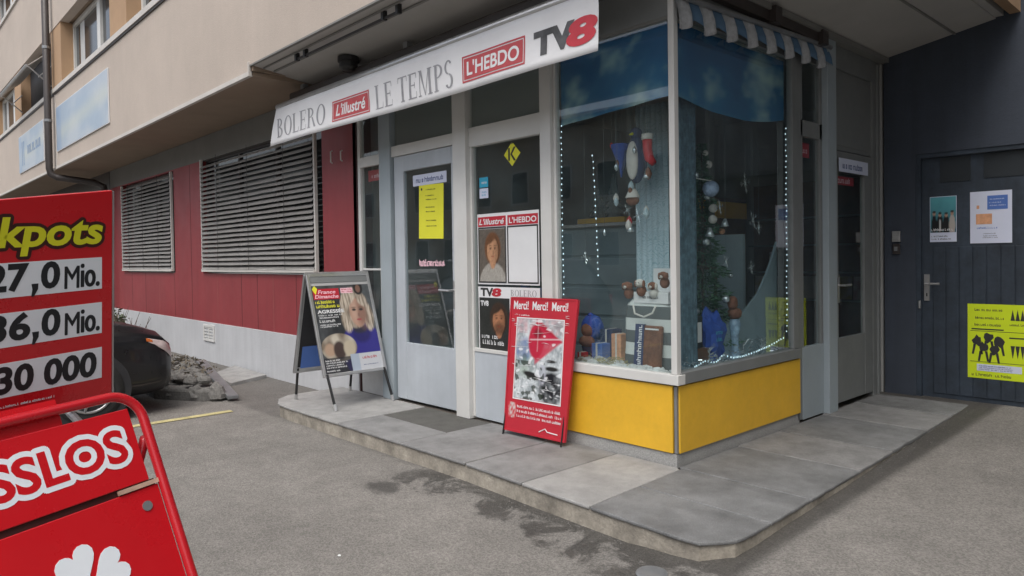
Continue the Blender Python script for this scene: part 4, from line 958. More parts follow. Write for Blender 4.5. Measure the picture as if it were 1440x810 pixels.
# number board on top
A0 = V((-2.129, .516, 1.65)); w2 = V((-.15, .01, -.989)).normalized(); w2 = (w2-h_*h_.dot(w2)).normalized()
FJ = (A0, h_, -w2, h_.cross(-w2).normalized()); WB = .62
t = MB(); t.prism([(-WB, -.580), (0, -.580), (0, -.004), (-WB, -.066)], FJ, -.016, 0); NB = t.build('number_board', 'sign_red', JS, bevel=.002)
t = MB(); t.rect(0, .004, -.578, -.006, FJ, -.018, .0012); t.build('board_edge', 'alu', NB)
t = MB(); t.rect(-W+.04, -.20, -.03, .05, FS, -.03, -.012); t.build('board_mount', 'sign_red', JS)
for x in (-.10, -.52):
    MB().tube([loc(FJ, x, -.3, -.03), loc(FJ, x, -.60, -.03), loc(FS, x, -.12, -.03)], .011, 8).build('mount_post', 'steel_dull', JS)
def row(b0, b1, txt, box, mio=None):
    MB().rect(-WB+.03, -.0286, -b1, -b0, FJ, 0, .0006).build('number_row', 'sign_white', NB)
    x, y, w_, hh = box
    if ',' in txt:
        L_, R_ = txt.split(','); text(MB(), L_, FJ, x, y+.014, .097, .070, .0012, bold=.036, shear=.06).build('number', 'sign_ink', NB, weld='keep'); text(MB(), R_, FJ, x+.123, y+.014, .046, .070, .0012, bold=.036, shear=.06).build('number', 'sign_ink', NB, weld='keep')
        MB().prism([(x+.103, y+.016), (x+.101, y+.030), (x+.117, y+.030), (x+.116, y+.016), (x+.106, y-.002), (x+.100, y-.002)], FJ, .0008, .0012).build('comma', 'sign_ink', NB)
    else: text(MB(), txt, FJ, *box, .0012, bold=.036, shear=.06).build('number', 'sign_ink', NB, weld='keep')
    if mio:
        t = MB(); x, y, w_, hh = mio
        for k in range(6): text(t, 'M', FJ, x+.0011*math.cos(k*1.05), y+.001*math.sin(k*1.05), w_*.42, hh*.86, .001+k*.00003, 0, .03)
        for k in range(6): text(t, 'io.', FJ, x+w_*.48+.0024*math.cos(k*1.05), y+.001*math.sin(k*1.05), w_*.52, hh*.93, .001+k*.00003, 0, .03)
        t.build('unit_lettering', 'sign_ink', NB, weld='keep')
row(.182, .267, '27,0', (-.305, -.268, .172, .084), (-.125, -.258, .088, .066))
row(.304, .389, '36,0', (-.305, -.390, .172, .084), (-.125, -.380, .088, .066))
row(.428, .514, '30 000', (-.290, -.506, .247, .070))
t = halo(MB(), 'Jackpots', FJ, -.415, -.165, .385, .090, .0004, .0085, shear=.16); t.build('title_outline', 'maroon', NB, weld='keep')
t = text(MB(), 'Jackpots', FJ, -.415, -.165, .385, .090, .0016, bold=0, shear=.16, grow=.030); t.build('title', 'lime', NB, weld='keep')
t = MB(); smallprint(t, FJ, -.55, -.540, .40, .006, .001, rnd=rnd); t.build('fine_print', 'sign_white', NB)

# ---- A-board with the magazine poster
FM = FR((-5.88, 3.095, .395), (0, 1, 0), (-.31, 0, .93)); L_ = .98; WF = .665
AB = thing('pavement_sign', (-6.17, 3.45, .1), 'A-board with a magazine cover of a blonde woman in a blue jumper beside shop door', 'pavement sign')
MB().frame(0, WF, 0, L_, .028, FM, -.02, .006).build('frame', 'alu', AB, bevel=.003)
MB().rect(.028, WF-.028, .028, L_-.028, FM, -.014, -.004).build('backing_panel', 'white_dirty', AB)
MB().rect(.028, WF-.028, L_-.085, L_-.028, FM, -.004, .002).build('top_band', 'frame_grey', AB)
rp_ = random.Random(8)
def mag(u, v):
    n1 = nz(u, v, 8, 2)*.5+nz(u, v, 21, 7)*.4
    c = mixc((.035, .038, .042), (.10, .11, .115), .4+n1*.8+(.5 if u > .8 else 0))
    c = mixc(c, (.008, .008, .01), ell(u, v, .45, .55, .28, .3, .6)*.6)
    hair = mixc((.20, .16, .12), (.56, .49, .40), .5+nz(u*5, v*.7, 8, 4)*1.2+nz(u*9, v*1.2, 12, 6)*.8)
    c = mixc(c, (.035, .03, .22), ell(u, v, .72, .20, .38, .33, .08)); c = mixc(c, (.02, .017, .10), ell(u, v, .72, .40, .16, .10, .4)*.8)
    c = mixc(c, (.03, .028, .05), ell(u, v, .71, .455, .12, .05, .5))
    c = mixc(c, hair, ell(u, v, .67, .70, .235, .235, .10, .25)); c = mixc(c, hair, ell(u, v, .52, .585, .10, .16, .25)); c = mixc(c, hair, ell(u, v, .90, .585, .09, .16, .25))
    c = mixc(c, (.44, .27, .20), ell(u, v, .72, .645, .135, .165, .15)); c = mixc(c, (.22, .12, .09), ell(u, v, .80, .63, .09, .15, .9)*.8); c = mixc(c, (.52, .36, .28), ell(u, v, .67, .66, .05, .10, .9)*.6)
    for s_ in (-.06, .065): c = mixc(c, (.04, .03, .03), ell(u, v, .725+s_, .675, .035, .014, .6)); c = mixc(c, (.16, .10, .07), ell(u, v, .725+s_, .70, .045, .009, .6)*.7)
    c = mixc(c, (.20, .11, .09), ell(u, v, .735, .615, .018, .022, .6)*.7); c = mixc(c, (.34, .07, .08), ell(u, v, .73, .562, .045, .011, .5))
    c = mixc(c, hair, ell(u, v, .60, .80, .14, .06, .4, .5)); c = mixc(c, hair, ell(u, v, .83, .79, .10, .07, .4, -.6))
    # small hooded face
    c = mixc(c, (.02, .018, .018), ell(u, v, .80, .925, .085, .080, .15)); c = mixc(c, (.20, .11, .08), ell(u, v, .80, .915, .042, .045, .3))
    # round inset, lower left
    e = ell(u, v, .30, .27, .30, .155, .04)
    if e > 0:
        q = mixc((.50, .46, .38), (.20, .16, .12), .5+nz(u, v, 9, 5)*1.2); q = mixc(q, (.40, .28, .2), ell(u, v, .14, .25, .09, .07, .4)); q = mixc(q, (.06, .04, .035), ell(u, v, .30, .24, .10, .10, .3)); q = mixc(q, (.46, .40, .30), ell(u, v, .47, .25, .10, .09, .3))
        c = mixc(c, q, e)
    if v < .165 and u < .46: c = mixc((.02, .02, .025), c, .2)
    if v < .185 and u > .455: c = (.50, .52, .55) if u > .60 else (.36, .42, .50)
    if v > .965: c = (.45, .45, .45)
    return c
PW = WF-.056; PH = L_-.113
FP = sub(FM, .028, .028, -.003)
picture('poster', FP, PW, PH, 110, 160, mag, AB, .0)
MB().rect(.02*PW, .46*PW, .81*PH, .93*PH, FP, .0003, .001).build('red_title_box', 'paper_red', AB)
t = text(MB(), 'France', FP, .10*PW, .872*PH, .30*PW, .042*PH, .0016, bold=.02, shear=.2); text(t, 'Dimanche', FP, .04*PW, .822*PH, .40*PW, .04*PH, .0016, bold=.02, shear=.2); t.build('title_lettering', 'paper_pink', AB, weld='keep')
MB().rect(.49*PW, .70*PW, .87*PH, .93*PH, FP, .0003, .001).build('white_box', 'paper_pink', AB); t = MB(); smallprint(t, FP, .5*PW, .905*PH, .2*PW, .018*PH, .0014, rnd=rnd); smallprint(t, FP, .5*PW, .88*PH, .2*PW, .018*PH, .0014, rnd=rnd); t.build('box_print', 'paper_red', AB)
MB().prism([(.01*PW, .93*PH), (.06*PW, .865*PH), (.10*PW, .93*PH), (.06*PW, .965*PH)], FP, .0012, .0018).build('yellow_flash', 'paper_yellow', AB)
t = MB(); smallprint(t, FP, .03*PW, .765*PH, .33*PW, .034*PH, .001, rnd=rnd); smallprint(t, sub(FP, .003, .002), .03*PW, .715*PH, .38*PW, .038*PH, .001, rnd=rnd); t.build('yellow_headline', 'paper_yellow', AB)
t = text(MB(), 'AGRESSÉE', FP, .04*PW, .655*PH, .45*PW, .048*PH, .001, bold=.03)
for z, ww in ((.625, .40), (.60, .34), (.555, .26), (.52, .34), (.50, .30)): smallprint(t, FP, .05*PW, z*PH, ww*PW, (.018 if z != .555 else .032)*PH, .001, rnd=rnd)
for z, ww in ((.13, .24), (.105, .36), (.08, .30), (.055, .34), (.02, .22)): smallprint(t, FP, .03*PW, z*PH, ww*PW, .018*PH, .001, rnd=rnd)
t.build('white_headline', 'paper', AB, weld='keep')
t = MB(); smallprint(t, FP, .66*PW, .12*PH, .26*PW, .03*PH, .001, rnd=rnd); t.build('logo_print', 'paper_red', AB); t = MB(); smallprint(t, FP, .66*PW, .05*PH, .26*PW, .012*PH, .001, rnd=rnd); t.build('fine_print', 'blue_ink', AB)
FK = FR((-6.47, 3.75, .38), (0, -1, 0), (.26, 0, .94))
MB().rect(0, .665, 0, .97, FK, -.004, .004).build('rear_panel', 'white_dirty', AB, bevel=.002)
MB().rect(.03, .63, .05, .9, FK, -.0065, -.0045).build('rear_panel_inside', 'dark', AB)
MB().rect(.05, .60, .04, .26, FK, -.0085, -.0068).build('blue_sheet', 'paper_blue', AB)
MB().frame(0, .665, -.005, .975, .022, FK, -.012, .012).build('rear_frame', 'alu', AB, bevel=.003)
def strut(p, q, r=.013): MB().tube([p, q], r, 8).build('leg', 'black', AB); MB().tube([q, V(q)+(V(p)-V(q)).normalized()*.06], r+.003, 8).build('leg_tip', 'alu', AB)
strut((-5.885, 3.13, .42), (-5.79, 3.16, .10)); strut((-5.885, 3.73, .42), (-5.80, 3.775, .10)); strut((-6.46, 3.13, .42), (-6.56, 3.15, .10)); strut((-6.46, 3.72, .42), (-6.57, 3.75, .10))
t = MB(); t.tube([(-6.2, 3.09, 1.33), (-6.2, 3.76, 1.33)], .014, 8); t.build('hinge', 'alu', AB)

# ---- red poster board leaning on the shop
ML = thing('pavement_sign', (-3.8, 3.68, .1), 'tall red poster board wrapped in plastic leaning against yellow window base', 'pavement sign')
FMb = FR((-4.085, 3.655, .135), (.61, .03, 0), (-.0, .100, 1.0)); FMb = (FMb[0], FMb[1], (FMb[2]-FMb[1]*FMb[1].dot(FMb[2])).normalized(), FMb[1].cross(FMb[2]).normalized())
def skew(mb):   # the board is a touch wider at the top
    O, R, U, N = FMb; out = []
    for p in mb.v:
        q = V(p)-O; a, b, d = q.dot(R), q.dot(U), q.dot(N); a2 = a*(1+.10*b)-.0*b; out.append(tuple(O+R*a2+U*b+N*d))
    mb.v = out; return mb
WM, HM = .605, 1.015
skew(MB().rect(0, WM, 0, HM, FMb, -.016, 0)).build('board', 'paper_red', ML, bevel=.003)
t = MB(); 
for a, b, c, d in ((-.003, .012, -.003, HM), (WM-.012, WM+.003, -.003, HM), (.012, WM-.012, -.003, .012), (.012, WM-.012, HM-.01, HM+.003)): t.rect(a, b, c, d, FMb, -.018, .004)
skew(t).build('edge_frame', 'paper_red', ML)
def football(u, v):
    n1 = nz(u, v, 6, 3)*.6+nz(u, v, 15, 9)*.4; n2 = nz(u, v*2.2, 7, 12)+.5*nz(u, v, 22, 2); n3 = nz(u, v, 34, 5)
    c = mixc((.30, .34, .36), (.62, .66, .68), .5+n1*1.2+n3*.5)
    if v > .82: c = mixc(c, (.60, .30, .33), max(0, .5+nz(u, v, 13, 4))*.6)
    c = mixc(c, (.10, .17, .36), ell(u, v, .17, .60, .17, .16, .5)*(.6+n1)); c = mixc(c, (.05, .07, .14), ell(u, v, .20, .52, .05, .05, .5)*.8)
    def wedge(x0, y0, sl, w_): return max(0, min(1, (w_*(1-u)*1.5-abs(v-(y0+sl*(u-x0))))*30+.5))*(1 if u > .42 else 0)
    c = mixc(c, (.42, .020, .045), wedge(.40, .86, -.20, .20)); c = mixc(c, (.50, .022, .06), wedge(.40, .67, .14, .27)*(.85+n1*.3))
    c = mixc(c, (.46, .020, .05), ell(u, v, .44, .73, .17, .22, .2)); c = mixc(c, (.20, .01, .02), ell(u, v, .47, .83, .09, .06, .6)*.8)
    c = mixc(c, (.66, .5, .52), max(0, 1-abs(v-.755-.05*(u-.5))*70)*(1 if u > .3 else .3)); c = mixc(c, (.66, .5, .52), max(0, 1-abs(u-.47)*60)*.5*(1 if v > .6 else 0))
    c = mixc(c, (.26, .36, .27), ell(u, v, .18, .40, .22, .13, .8)*.7*(.6+n1))
    c = mixc(c, (.012, .012, .016), ell(u, v, .80, .17, .26, .20, .25)*(.9+n2*.4)); c = mixc(c, (.02, .02, .02), ell(u, v, .40, .30, .22, .04, .4, -.15)); c = mixc(c, (.02, .02, .02), ell(u, v, .80, .41, .14, .028, .5)); c = mixc(c, (.03, .03, .03), ell(u, v, .78, .50, .10, .018, .6))
    c = mixc(c, (.50, .51, .60), ell(u, v, .60, .33, .08, .12, .4)*(.7+n1)); c = mixc(c, (.30, .28, .3), ell(u, v, .9, .93, .1, .05, .6)*(.6+n2))
    if v < .48 and u < .65: c = mixc(c, (.03, .04, .03), max(0, min(1, (n2-.12)*6))*.85)
    if v < .3: c = mixc(c, (.75, .76, .78), max(0, nz(u*3, v*9, 4, 20)-.25)*2.5)
    return mixc(c, (.8, .82, .84), max(0, min(1, (nz(u*2.2+v, v*5-u, 3, 31)-.42)*9))*.7)  # pale glare of the wrapping film, painted over the print
pic = picture('poster', sub(FMb, .085, .255), .46, .60, 120, 160, football, ML, .0012, 'print_gloss')
t = MB(); t.frame(.075, .555, .245, .865, .008, FMb, .001, .0025); t.build('white_border', 'paper', ML)
t = text(MB(), 'Merci!  Merci!  Merci!', FMb, .035, .925, .545, .065, .0012, bold=.02); t.build('headline', 'paper', ML, weld='keep')
t = MB()
for z in (.185, .15, .115): smallprint(t, FMb, .125, z, .44, .020, .0014, rnd=rnd)
smallprint(t, FMb, .10, .865+.012, .1, .012, .0014, rnd=rnd)
t.build('white_print', 'paper', ML)
t = MB(); t.tube([loc(FMb, .36, .035, .002), loc(FMb, .42, .065, .002), loc(FMb, .44, .045, .002), loc(FMb, .54, .04, .002)], .0035, 5); t.build('signature', 'paper', ML)
def emb(u, v): return mixc((.55, .045, .06), (.55, .52, .5), ell(u, v, .5, .5, .5, .5, .3)*(.5+nz(u, v, 5, 3)*1.4))
picture('emblem', sub(FMb, .035, .10), .08, .12, 12, 16, emb, ML, .0018, 'print_gloss')
# crumpled clear film: its light glints drawn as thin white ridges
t = MB(); rr = random.Random(21)
for k in range(30):
    a = rr.uniform(.01, .5); b = rr.choice((.36, .42, .48, .55, .63, .70, .76, .82, .86))+rr.uniform(-.02, .02); l = rr.uniform(.05, .20); sl = rr.uniform(-.12, .12)
    if rr.random() < .35: a = rr.choice((.02, .05, .56)); l = .04; b = rr.uniform(.25, .9)
    p = [loc(FMb, a+l*q, b+sl*l*q+rr.uniform(-.003, .003), .0035) for q in (0, .3, .6, 1)]
    t.tube(p, [.0005, rr.uniform(.0010, .0022), rr.uniform(.0010, .0022), .0005], 5)
t.build('film_glints', 'paper', ML)
t = MB()
for a in (.01, WM-.01): t.tube([loc(FMb, a, .35, -.018), (loc(FMb, a, 0).x-.01, loc(FMb, a, 0).y-.015, .10)], .006, 6)
t.tube([loc(FMb, -.006, .10, -.01), (loc(FMb, -.012, 0).x, loc(FMb, 0, 0).y+.005, .10)], .006, 6); t.build('foot', 'black', ML, split=True)

# ================================================================== CAR
CAR = thing('parked_car', (-8.28, .4, 0), 'black hatchback parked nose towards the white base wall, behind the jackpot sign', 'car')
ST = [(0, .42, .62, .66, .60), (.06, .30, .74, .80, .74), (.2, .22, .86, .93, .80), (.7, .18, .90, .97, .83), (1.4, .17, .90, .97, .84), (2.3, .17, .89, .96, .84), (2.85, .18, .87, .965, .835), (3.3, .19, .82, .91, .83), (3.62, .20, .775, .86, .815), (3.80, .22, .73, .80, .78), (3.87, .26, .67, .72, .72), (3.90, .36, .58, .62, .62)]
def sec(s):
    for i in range(len(ST)-1):
        if ST[i][0] <= s <= ST[i+1][0]:
            q = (s-ST[i][0])/(ST[i+1][0]-ST[i][0]); return [ST[i][k]*(1-q)+ST[i+1][k]*q for k in range(1, 5)]
def body_pt(s, q, off=0):      # q 0..1 from sill up to the bonnet centre on the right side
    zb, zs, zt2, hw = sec(s); P_ = [(hw*.86, zb), (hw*.97, zb+.10), (hw, (zb+zs)/2), (hw*.985, zs-.08), (hw*.93, zs), (hw*.6, (zs+zt2)/2+.02), (0, zt2)]
    t_ = q*(len(P_)-1); i = min(int(t_), len(P_)-2); f = t_-i; x = P_[i][0]*(1-f)+P_[i+1][0]*f; z = P_[i][1]*(1-f)+P_[i+1][1]*f
    return x+off*(1 if q < .6 else 0), s, z+(off if q >= .5 else 0)
def cw(x, s, z): return (-8.28+x, -1.55+s, z)
ss = sorted(set([a[0] for a in ST]+[1.0, 1.8, 2.6, 3.0, 3.45, 3.7, 3.82])); qs = [i/18 for i in range(19)]
vs = []; 
for s in ss:
    ringp = [body_pt(s, q) for q in qs]; full = ringp+[(-x, y, z) for x, y, z in ringp[-2::-1]]
    vs += [cw(*p) for p in full]
n_ = 37; fs = [(i*n_+j, i*n_+j+1, (i+1)*n_+j+1, (i+1)*n_+j) for i in range(len(ss)-1) for j in range(n_-1)]
fs += [tuple(range(n_-1, -1, -1)), tuple((len(ss)-1)*n_+j for j in range(n_))]+[(i*n_+n_-1, i*n_, (i+1)*n_, (i+1)*n_+n_-1) for i in range(len(ss)-1)]
body = MB().add(vs, fs).build('body', 'carpaint', CAR, smooth=True)
def green(st, m, name, ztop):
    vs = []; 
    for s, z, hw in st: vs += [cw(-hw, s, z), cw(hw, s, z)]
    return vs
gh = MB(); lo = [(.10, .84), (.10, .84), (2.95, .93), (2.95, .93)]
bl = [(-.74, .14), (.74, .14), (.76, 2.95), (-.76, 2.95)]; tl = [(-.55, .55), (.55, .55), (.56, 2.05), (-.56, 2.05)]
gh.add([cw(x, s, .88) for x, s in bl]+[cw(x, s, 1.40) for x, s in tl], [(0, 1, 5, 4), (1, 2, 6, 5), (2, 3, 7, 6), (3, 0, 4, 7)])
gh.build('window_band', 'winglass', CAR)
rf = MB(); g_ = [(-.56, .50), (.56, .50), (.57, 2.08), (-.57, 2.08)]; rf.add([cw(x, s, 1.395) for x, s in g_]+[cw(x*.8, .3+s*.78, 1.455) for x, s in g_], [(3, 2, 1, 0), (4, 5, 6, 7), (0, 1, 5, 4), (1, 2, 6, 5), (2, 3, 7, 6), (3, 0, 4, 7)]); rf.build('roof', 'carpaint', CAR, bevel=.03)
t = MB()
for a, b_ in zip(bl, tl): t.tube([cw(a[0], a[1], .87), cw(b_[0], b_[1], 1.42)], .035, 6)
for sx in (-1, 1): t.tube([cw(sx*.755, 1.5, .87), cw(sx*.565, 1.45, 1.42)], .03, 6)
t.build('pillar', 'carpaint', CAR, split=True)
for sx in (-1, 1):
    t = MB(); t.ball(cw(sx*.93, 2.62, .97), (.09, .06, .065)); t.tube([cw(sx*.80, 2.62, .92), cw(sx*.9, 2.62, .95)], .02, 6); t.build('wing_mirror', 'carpaint', CAR, smooth=True)
def patch(s0, s1, q0, q1, off, sx, ns=8, nq=8, shape=None):
    vs = []
    for i in range(ns+1):
        for j in range(nq+1):
            s = s0+(s1-s0)*i/ns; a, b_ = (q0, q1) if shape is None else shape(i/ns); q = a+(b_-a)*j/nq; x, y, z = body_pt(s, q, off); vs.append(cw(sx*x, y+off*.5, z))
    return vs, [(i*(nq+1)+j, i*(nq+1)+j+1, (i+1)*(nq+1)+j+1, (i+1)*(nq+1)+j) for i in range(ns) for j in range(nq)]
for sx in (1, -1):
    v_, f_ = patch(3.64, 3.875, .42, .62, .006, sx, shape=lambda t_: (.53-.10*t_, .61))
    MB().add(v_, f_).build('headlight', 'lamp_glass', CAR, smooth=True)
    v_, f_ = patch(3.62, 3.68, .50, .60, .008, sx, 4, 4, shape=lambda t_: (.54, .60)); MB().add(v_, f_).build('indicator', 'lamp_orange', CAR, smooth=True)
    v_, f_ = patch(2.9, 3.82, .165, .18, .004, sx, 12, 1); MB().add(v_, f_).build('bumper_seam', 'pipe', CAR)
    for s in (1.15, 2.62): 
        v_, f_ = patch(s, s+.012, .08, .60, .003, sx, 1, 10); MB().add(v_, f_).build('door_seam', 'pipe', CAR)
    for s in (.62, 3.12):
        X = -8.28+sx*.80
        ar = MB(); ar.tube([(X-sx*.18, -1.55+s, .31), (X+sx*.038, -1.55+s, .31)], .355, 28); ar.build('wheel_arch', 'dark', CAR)
        ty = MB(); pr = [(.19, -.10), (.29, -.10), (.305, -.06), (.305, .06), (.29, .10), (.20, .10), (.19, .06)]
        vs = []; n2 = 32
        for r_, d in pr:
            for j in range(n2): a = 2*math.pi*j/n2; vs.append((X-sx*.055+sx*d, -1.55+s+r_*math.cos(a), .305+r_*math.sin(a)))
        fs = [(i*n2+j, i*n2+(j+1) % n2, (i+1)*n2+(j+1) % n2, (i+1)*n2+j) for i in range(len(pr)-1) for j in range(n2)]
        wh = ty.add(vs, fs).build('wheel', 'tyre', CAR, smooth=True)
        rm = MB(); C0 = V((X+sx*.045, -1.55+s, .305))
        rm.tube([C0+V((0, .19*math.cos(a), .19*math.sin(a))) for a in [2*math.pi*i/28 for i in range(28)]], .014, 6, closed=True)
        for k in range(6):
            a = 2*math.pi*k/6+.3; rm.tube([C0+V((sx*.01, .03*math.cos(a), .03*math.sin(a))), C0+V((0, .185*math.cos(a), .185*math.sin(a)))], [.020, .013], 6)
        rm.ball(C0, (.02, .045, .045), 10, 6); rm.build('rim', 'alloy', wh, smooth=True)
MB().box(cw(-.26, 3.885, .40), cw(.26, 3.905, .51)).build('number_plate', 'paper', CAR)
MB().box(cw(-.45, 3.80, .54), cw(.45, 3.893, .60)).build('grille', 'dark', CAR)
for sx in (-1, 1): MB().box(cw(sx*.48, .02, .66), cw(sx*.70, .075, .84)).build('tail_light', 'toy_red', CAR, bevel=.01)

CAR.location.z -= .025
M['silver'] = mat('silver_car_paint', (.42, .43, .44), .3, .05, 3, metal=.3, coat=.5)
C2 = copy_tree(CAR); C2.location = (-16.5, -5.5, -.025); C2.rotation_euler.z = math.radians(90); C2['label'] = 'silver hatchback parked across the street, mirrored in the glass of shop door'; C2['category'] = 'car'
for ch in C2.children:
    if ch.name.split('.')[0] in ('body', 'roof', 'pillar', 'wing_mirror'):
        ch.data = ch.data.copy(); ch.data.materials[0] = M['silver']
# ================================================================== PLANTING
def leaves(mb, cx, cy, cz, rx, ry, rz, n, size, rng, up=.3, shell=.35):
    for _ in range(n):
        while True:
            d = V((rng.uniform(-1, 1), rng.uniform(-1, 1), rng.uniform(-1, 1)))
            if shell < d.length < 1: break
        q = 1+.35*NZ.noise(V((d.x*2+cx, d.y*2+cy, d.z*2)))
        c = V((cx+d.x*rx*q, cy+d.y*ry*q, cz+abs(d.z)*rz*q if up else cz+d.z*rz*q))
        a = V((rng.gauss(0, 1), rng.gauss(0, 1), rng.gauss(0, .6)+up)).normalized(); b = a.cross(V((rng.gauss(0, 1), rng.gauss(0, 1), rng.gauss(0, 1)))).normalized(); s_ = size*rng.uniform(.6, 1.4)
        mb.add([c-a*s_, c+b*s_*.4, c+a*s_, c-b*s_*.4], [(0, 1, 2, 3)])
rg = random.Random(5)
BU = thing('shrub', (-13.7, 3.25, 0), 'low scrubby grey green shrub against the white base wall behind the car', 'shrub')
t = MB()
for k in range(40):
    a = V((-13.7+rg.uniform(-.9, 1.1), 3.25+rg.uniform(-.1, .15), .0)); b = a+V((rg.uniform(-.35, .35), rg.uniform(-.25, .25), rg.uniform(.4, .72))); t.tube([a, a.lerp(b, .5)+V((rg.uniform(-.05, .05), 0, 0)), b], [.009, .006, .003], 5)
t.build('branches', 'twig', BU)
t = MB(); leaves(t, -13.9, 3.25, .12, 1.0, .32, .52, 1500, .040, rg); leaves(t, -12.9, 3.2, .05, .7, .3, .36, 700, .035, rg); t.build('foliage', 'leaf', BU)
t = MB(); leaves(t, -13.2, 3.15, .1, 1.3, .3, .5, 500, .032, rg); t.build('dry_foliage', 'leaf_dry', BU)
PB = thing('planting_bed', (-9.3, 2.9, 0), 'low stone edged bed filled with rubble between the black car and the wall', 'planting bed')
bp_ = [(-7.74, 2.86), (-7.80, 2.70), (-8.35, 2.38), (-11.2, 2.50), (-11.2, 3.32), (-9.45, 3.24)]
t = MB(); poly_prism(t, bp_, -.05, .10); t.build('stone_edge', 'stone', PB, bevel=.03)
t = MB()
for k in range(70):
    x = rg.uniform(-11, -7.95); y = rg.uniform(2.5, 3.2)
    if x > -9.4 and y > 2.75+(-7.8-x)*.25: y = 2.75+(-7.8-x)*.2
    if x > -8.3: y = max(y, 2.42+(x+8.35)*.55)
    r_ = rg.uniform(.03, .085); sd_ = rg.random()*50
    t.ball((x, y, .17), (r_*1.2, r_, r_*.62), 9, 6, lambda d: 1+.35*NZ.noise(d*1.7+V((sd_, 0, 0))))
t.build('rubble', 'stone', PB, split=True); t = MB()
for a_, b_ in zip([V((x, y, 0)) for x, y in bp_], [V((x, y, 0)) for x, y in bp_[1:4]]):
    m_ = max(1, int((b_-a_).length/.24))
    for k in range(m_):
        p = a_.lerp(b_, (k+.5)/m_); s0 = rg.random()*60; q_ = rg.uniform(.07, .115); t.ball((p.x-.03, p.y+.06, .05), (q_*1.25, q_*.9, q_*.95), 12, 8, lambda d: 1+.38*NZ.noise(d*1.5+V((s0, 0, 0)))+.1*NZ.noise(d*5))
t.build('edge_stone', 'stone', PB, split=True)
t = MB(); leaves(t, -9.2, 2.9, .18, 1.2, .3, .12, 260, .03, rg); t.build('weeds', 'leaf_dry', PB)['kind'] = 'stuff'
t = MB(); a, b_ = V((-7.56, 2.93, .02)), V((-9.35, 3.22, .20)); d = (b_-a).normalized(); sd2 = d.cross(V((0, 0, 1))).normalized()
t.obox((a+b_)/2, (b_-a)/2, sd2*.055, d.cross(sd2)*.018); t.build('edging_board', 'steel_dull', PB, bevel=.004)

# ================================================================== DISPLAY WINDOW CONTENTS
def cloud(seed):
    def f(u, v):
        n1 = nz(u*2.2, v*1.3, 1.6, seed)+.5*nz(u*2.2, v*1.3, 4, seed)+.25*nz(u*2, v*1.3, 9, seed)
        c = mixc((.008, .10, .26), (.035, .25, .44), .55-v*.6+n1*.4); return mixc(c, (.34, .50, .52), max(0, (n1*1.5+.18-.75*(v-.2)))*.9)
    return f
def banded(name, fr, x0, x1, ztop, zbot, fn, label, nx=60, ny=20):
    r = thing(name, tuple(loc(fr, (x0+x1)/2, zbot(.5))), label, 'window decoration'); vs = []; cs = []; o0 = rootpos(r)
    for j in range(ny+1):
        for i in range(nx+1):
            u, v = i/nx, j/ny; z = zbot(u)+(ztop-zbot(u))*v; vs.append(tuple(loc(fr, x0+(x1-x0)*u, z, .006*math.sin(u*17))-o0)); cs.append(fn(u, v))
    fs = [(j*(nx+1)+i, j*(nx+1)+i+1, (j+1)*(nx+1)+i+1, (j+1)*(nx+1)+i) for j in range(ny) for i in range(nx)]
    me = bpy.data.meshes.new(name); me.from_pydata(vs, [], fs); me.materials.append(M['print_fabric']); ca = me.color_attributes.new('Col', 'FLOAT_COLOR', 'POINT')
    for i, c in enumerate(cs): ca.data[i].color = (*c, 1)
    o = bpy.data.objects.new('printed_cloth', me); COL.objects.link(o); o.parent = r
    m_ = o.modifiers.new('cloth_thickness', 'SOLIDIFY'); m_.thickness = .003
    t = MB(); t.tube([loc(fr, x0, ztop+.008), loc(fr, x1, ztop+.008)], .008, 6); t.build('hanging_rail', 'alu', r)
banded('sky_print', sub(FA, 0, 0, -.06), -3.66, -2.68, 2.955, lambda u: 2.42+.06*u, cloud(3), 'blue cloudy sky print across top of the street side display window')
banded('sky_print', sub(FB, 0, 0, -.06), 3.90, 5.41, 2.955, lambda u: 2.49-.10*math.sin(u*2.2)+.09*u*u, cloud(11), 'blue cloudy sky print across top of the side display window')
# patterned corner strips
cm = bpy.data.materials.new('frosted_scroll_cloth'); cm.use_nodes = True; n = cm.node_tree; b = n.nodes['Principled BSDF']; tc = n.nodes.new('ShaderNodeTexCoord')
wv_ = n.nodes.new('ShaderNodeTexWave'); wv_.wave_type = 'RINGS'; wv_.inputs['Scale'].default_value = 11; wv_.inputs['Distortion'].default_value = 22; wv_.inputs['Detail'].default_value = 1; wv_.inputs['Detail Scale'].default_value = 1.3
cr = n.nodes.new('ShaderNodeValToRGB'); cr.color_ramp.elements[0].color = (.32, .45, .50, 1); cr.color_ramp.elements[0].position = .10; cr.color_ramp.elements[1].color = (.46, .58, .64, 1); cr.color_ramp.elements[1].position = .18
n.links.new(tc.outputs['Object'], wv_.inputs['Vector']); n.links.new(wv_.outputs['Fac'], cr.inputs[0]); n.links.new(cr.outputs[0], b.inputs['Base Color']); b.inputs['Roughness'].default_value = .8
M['scroll'] = cm
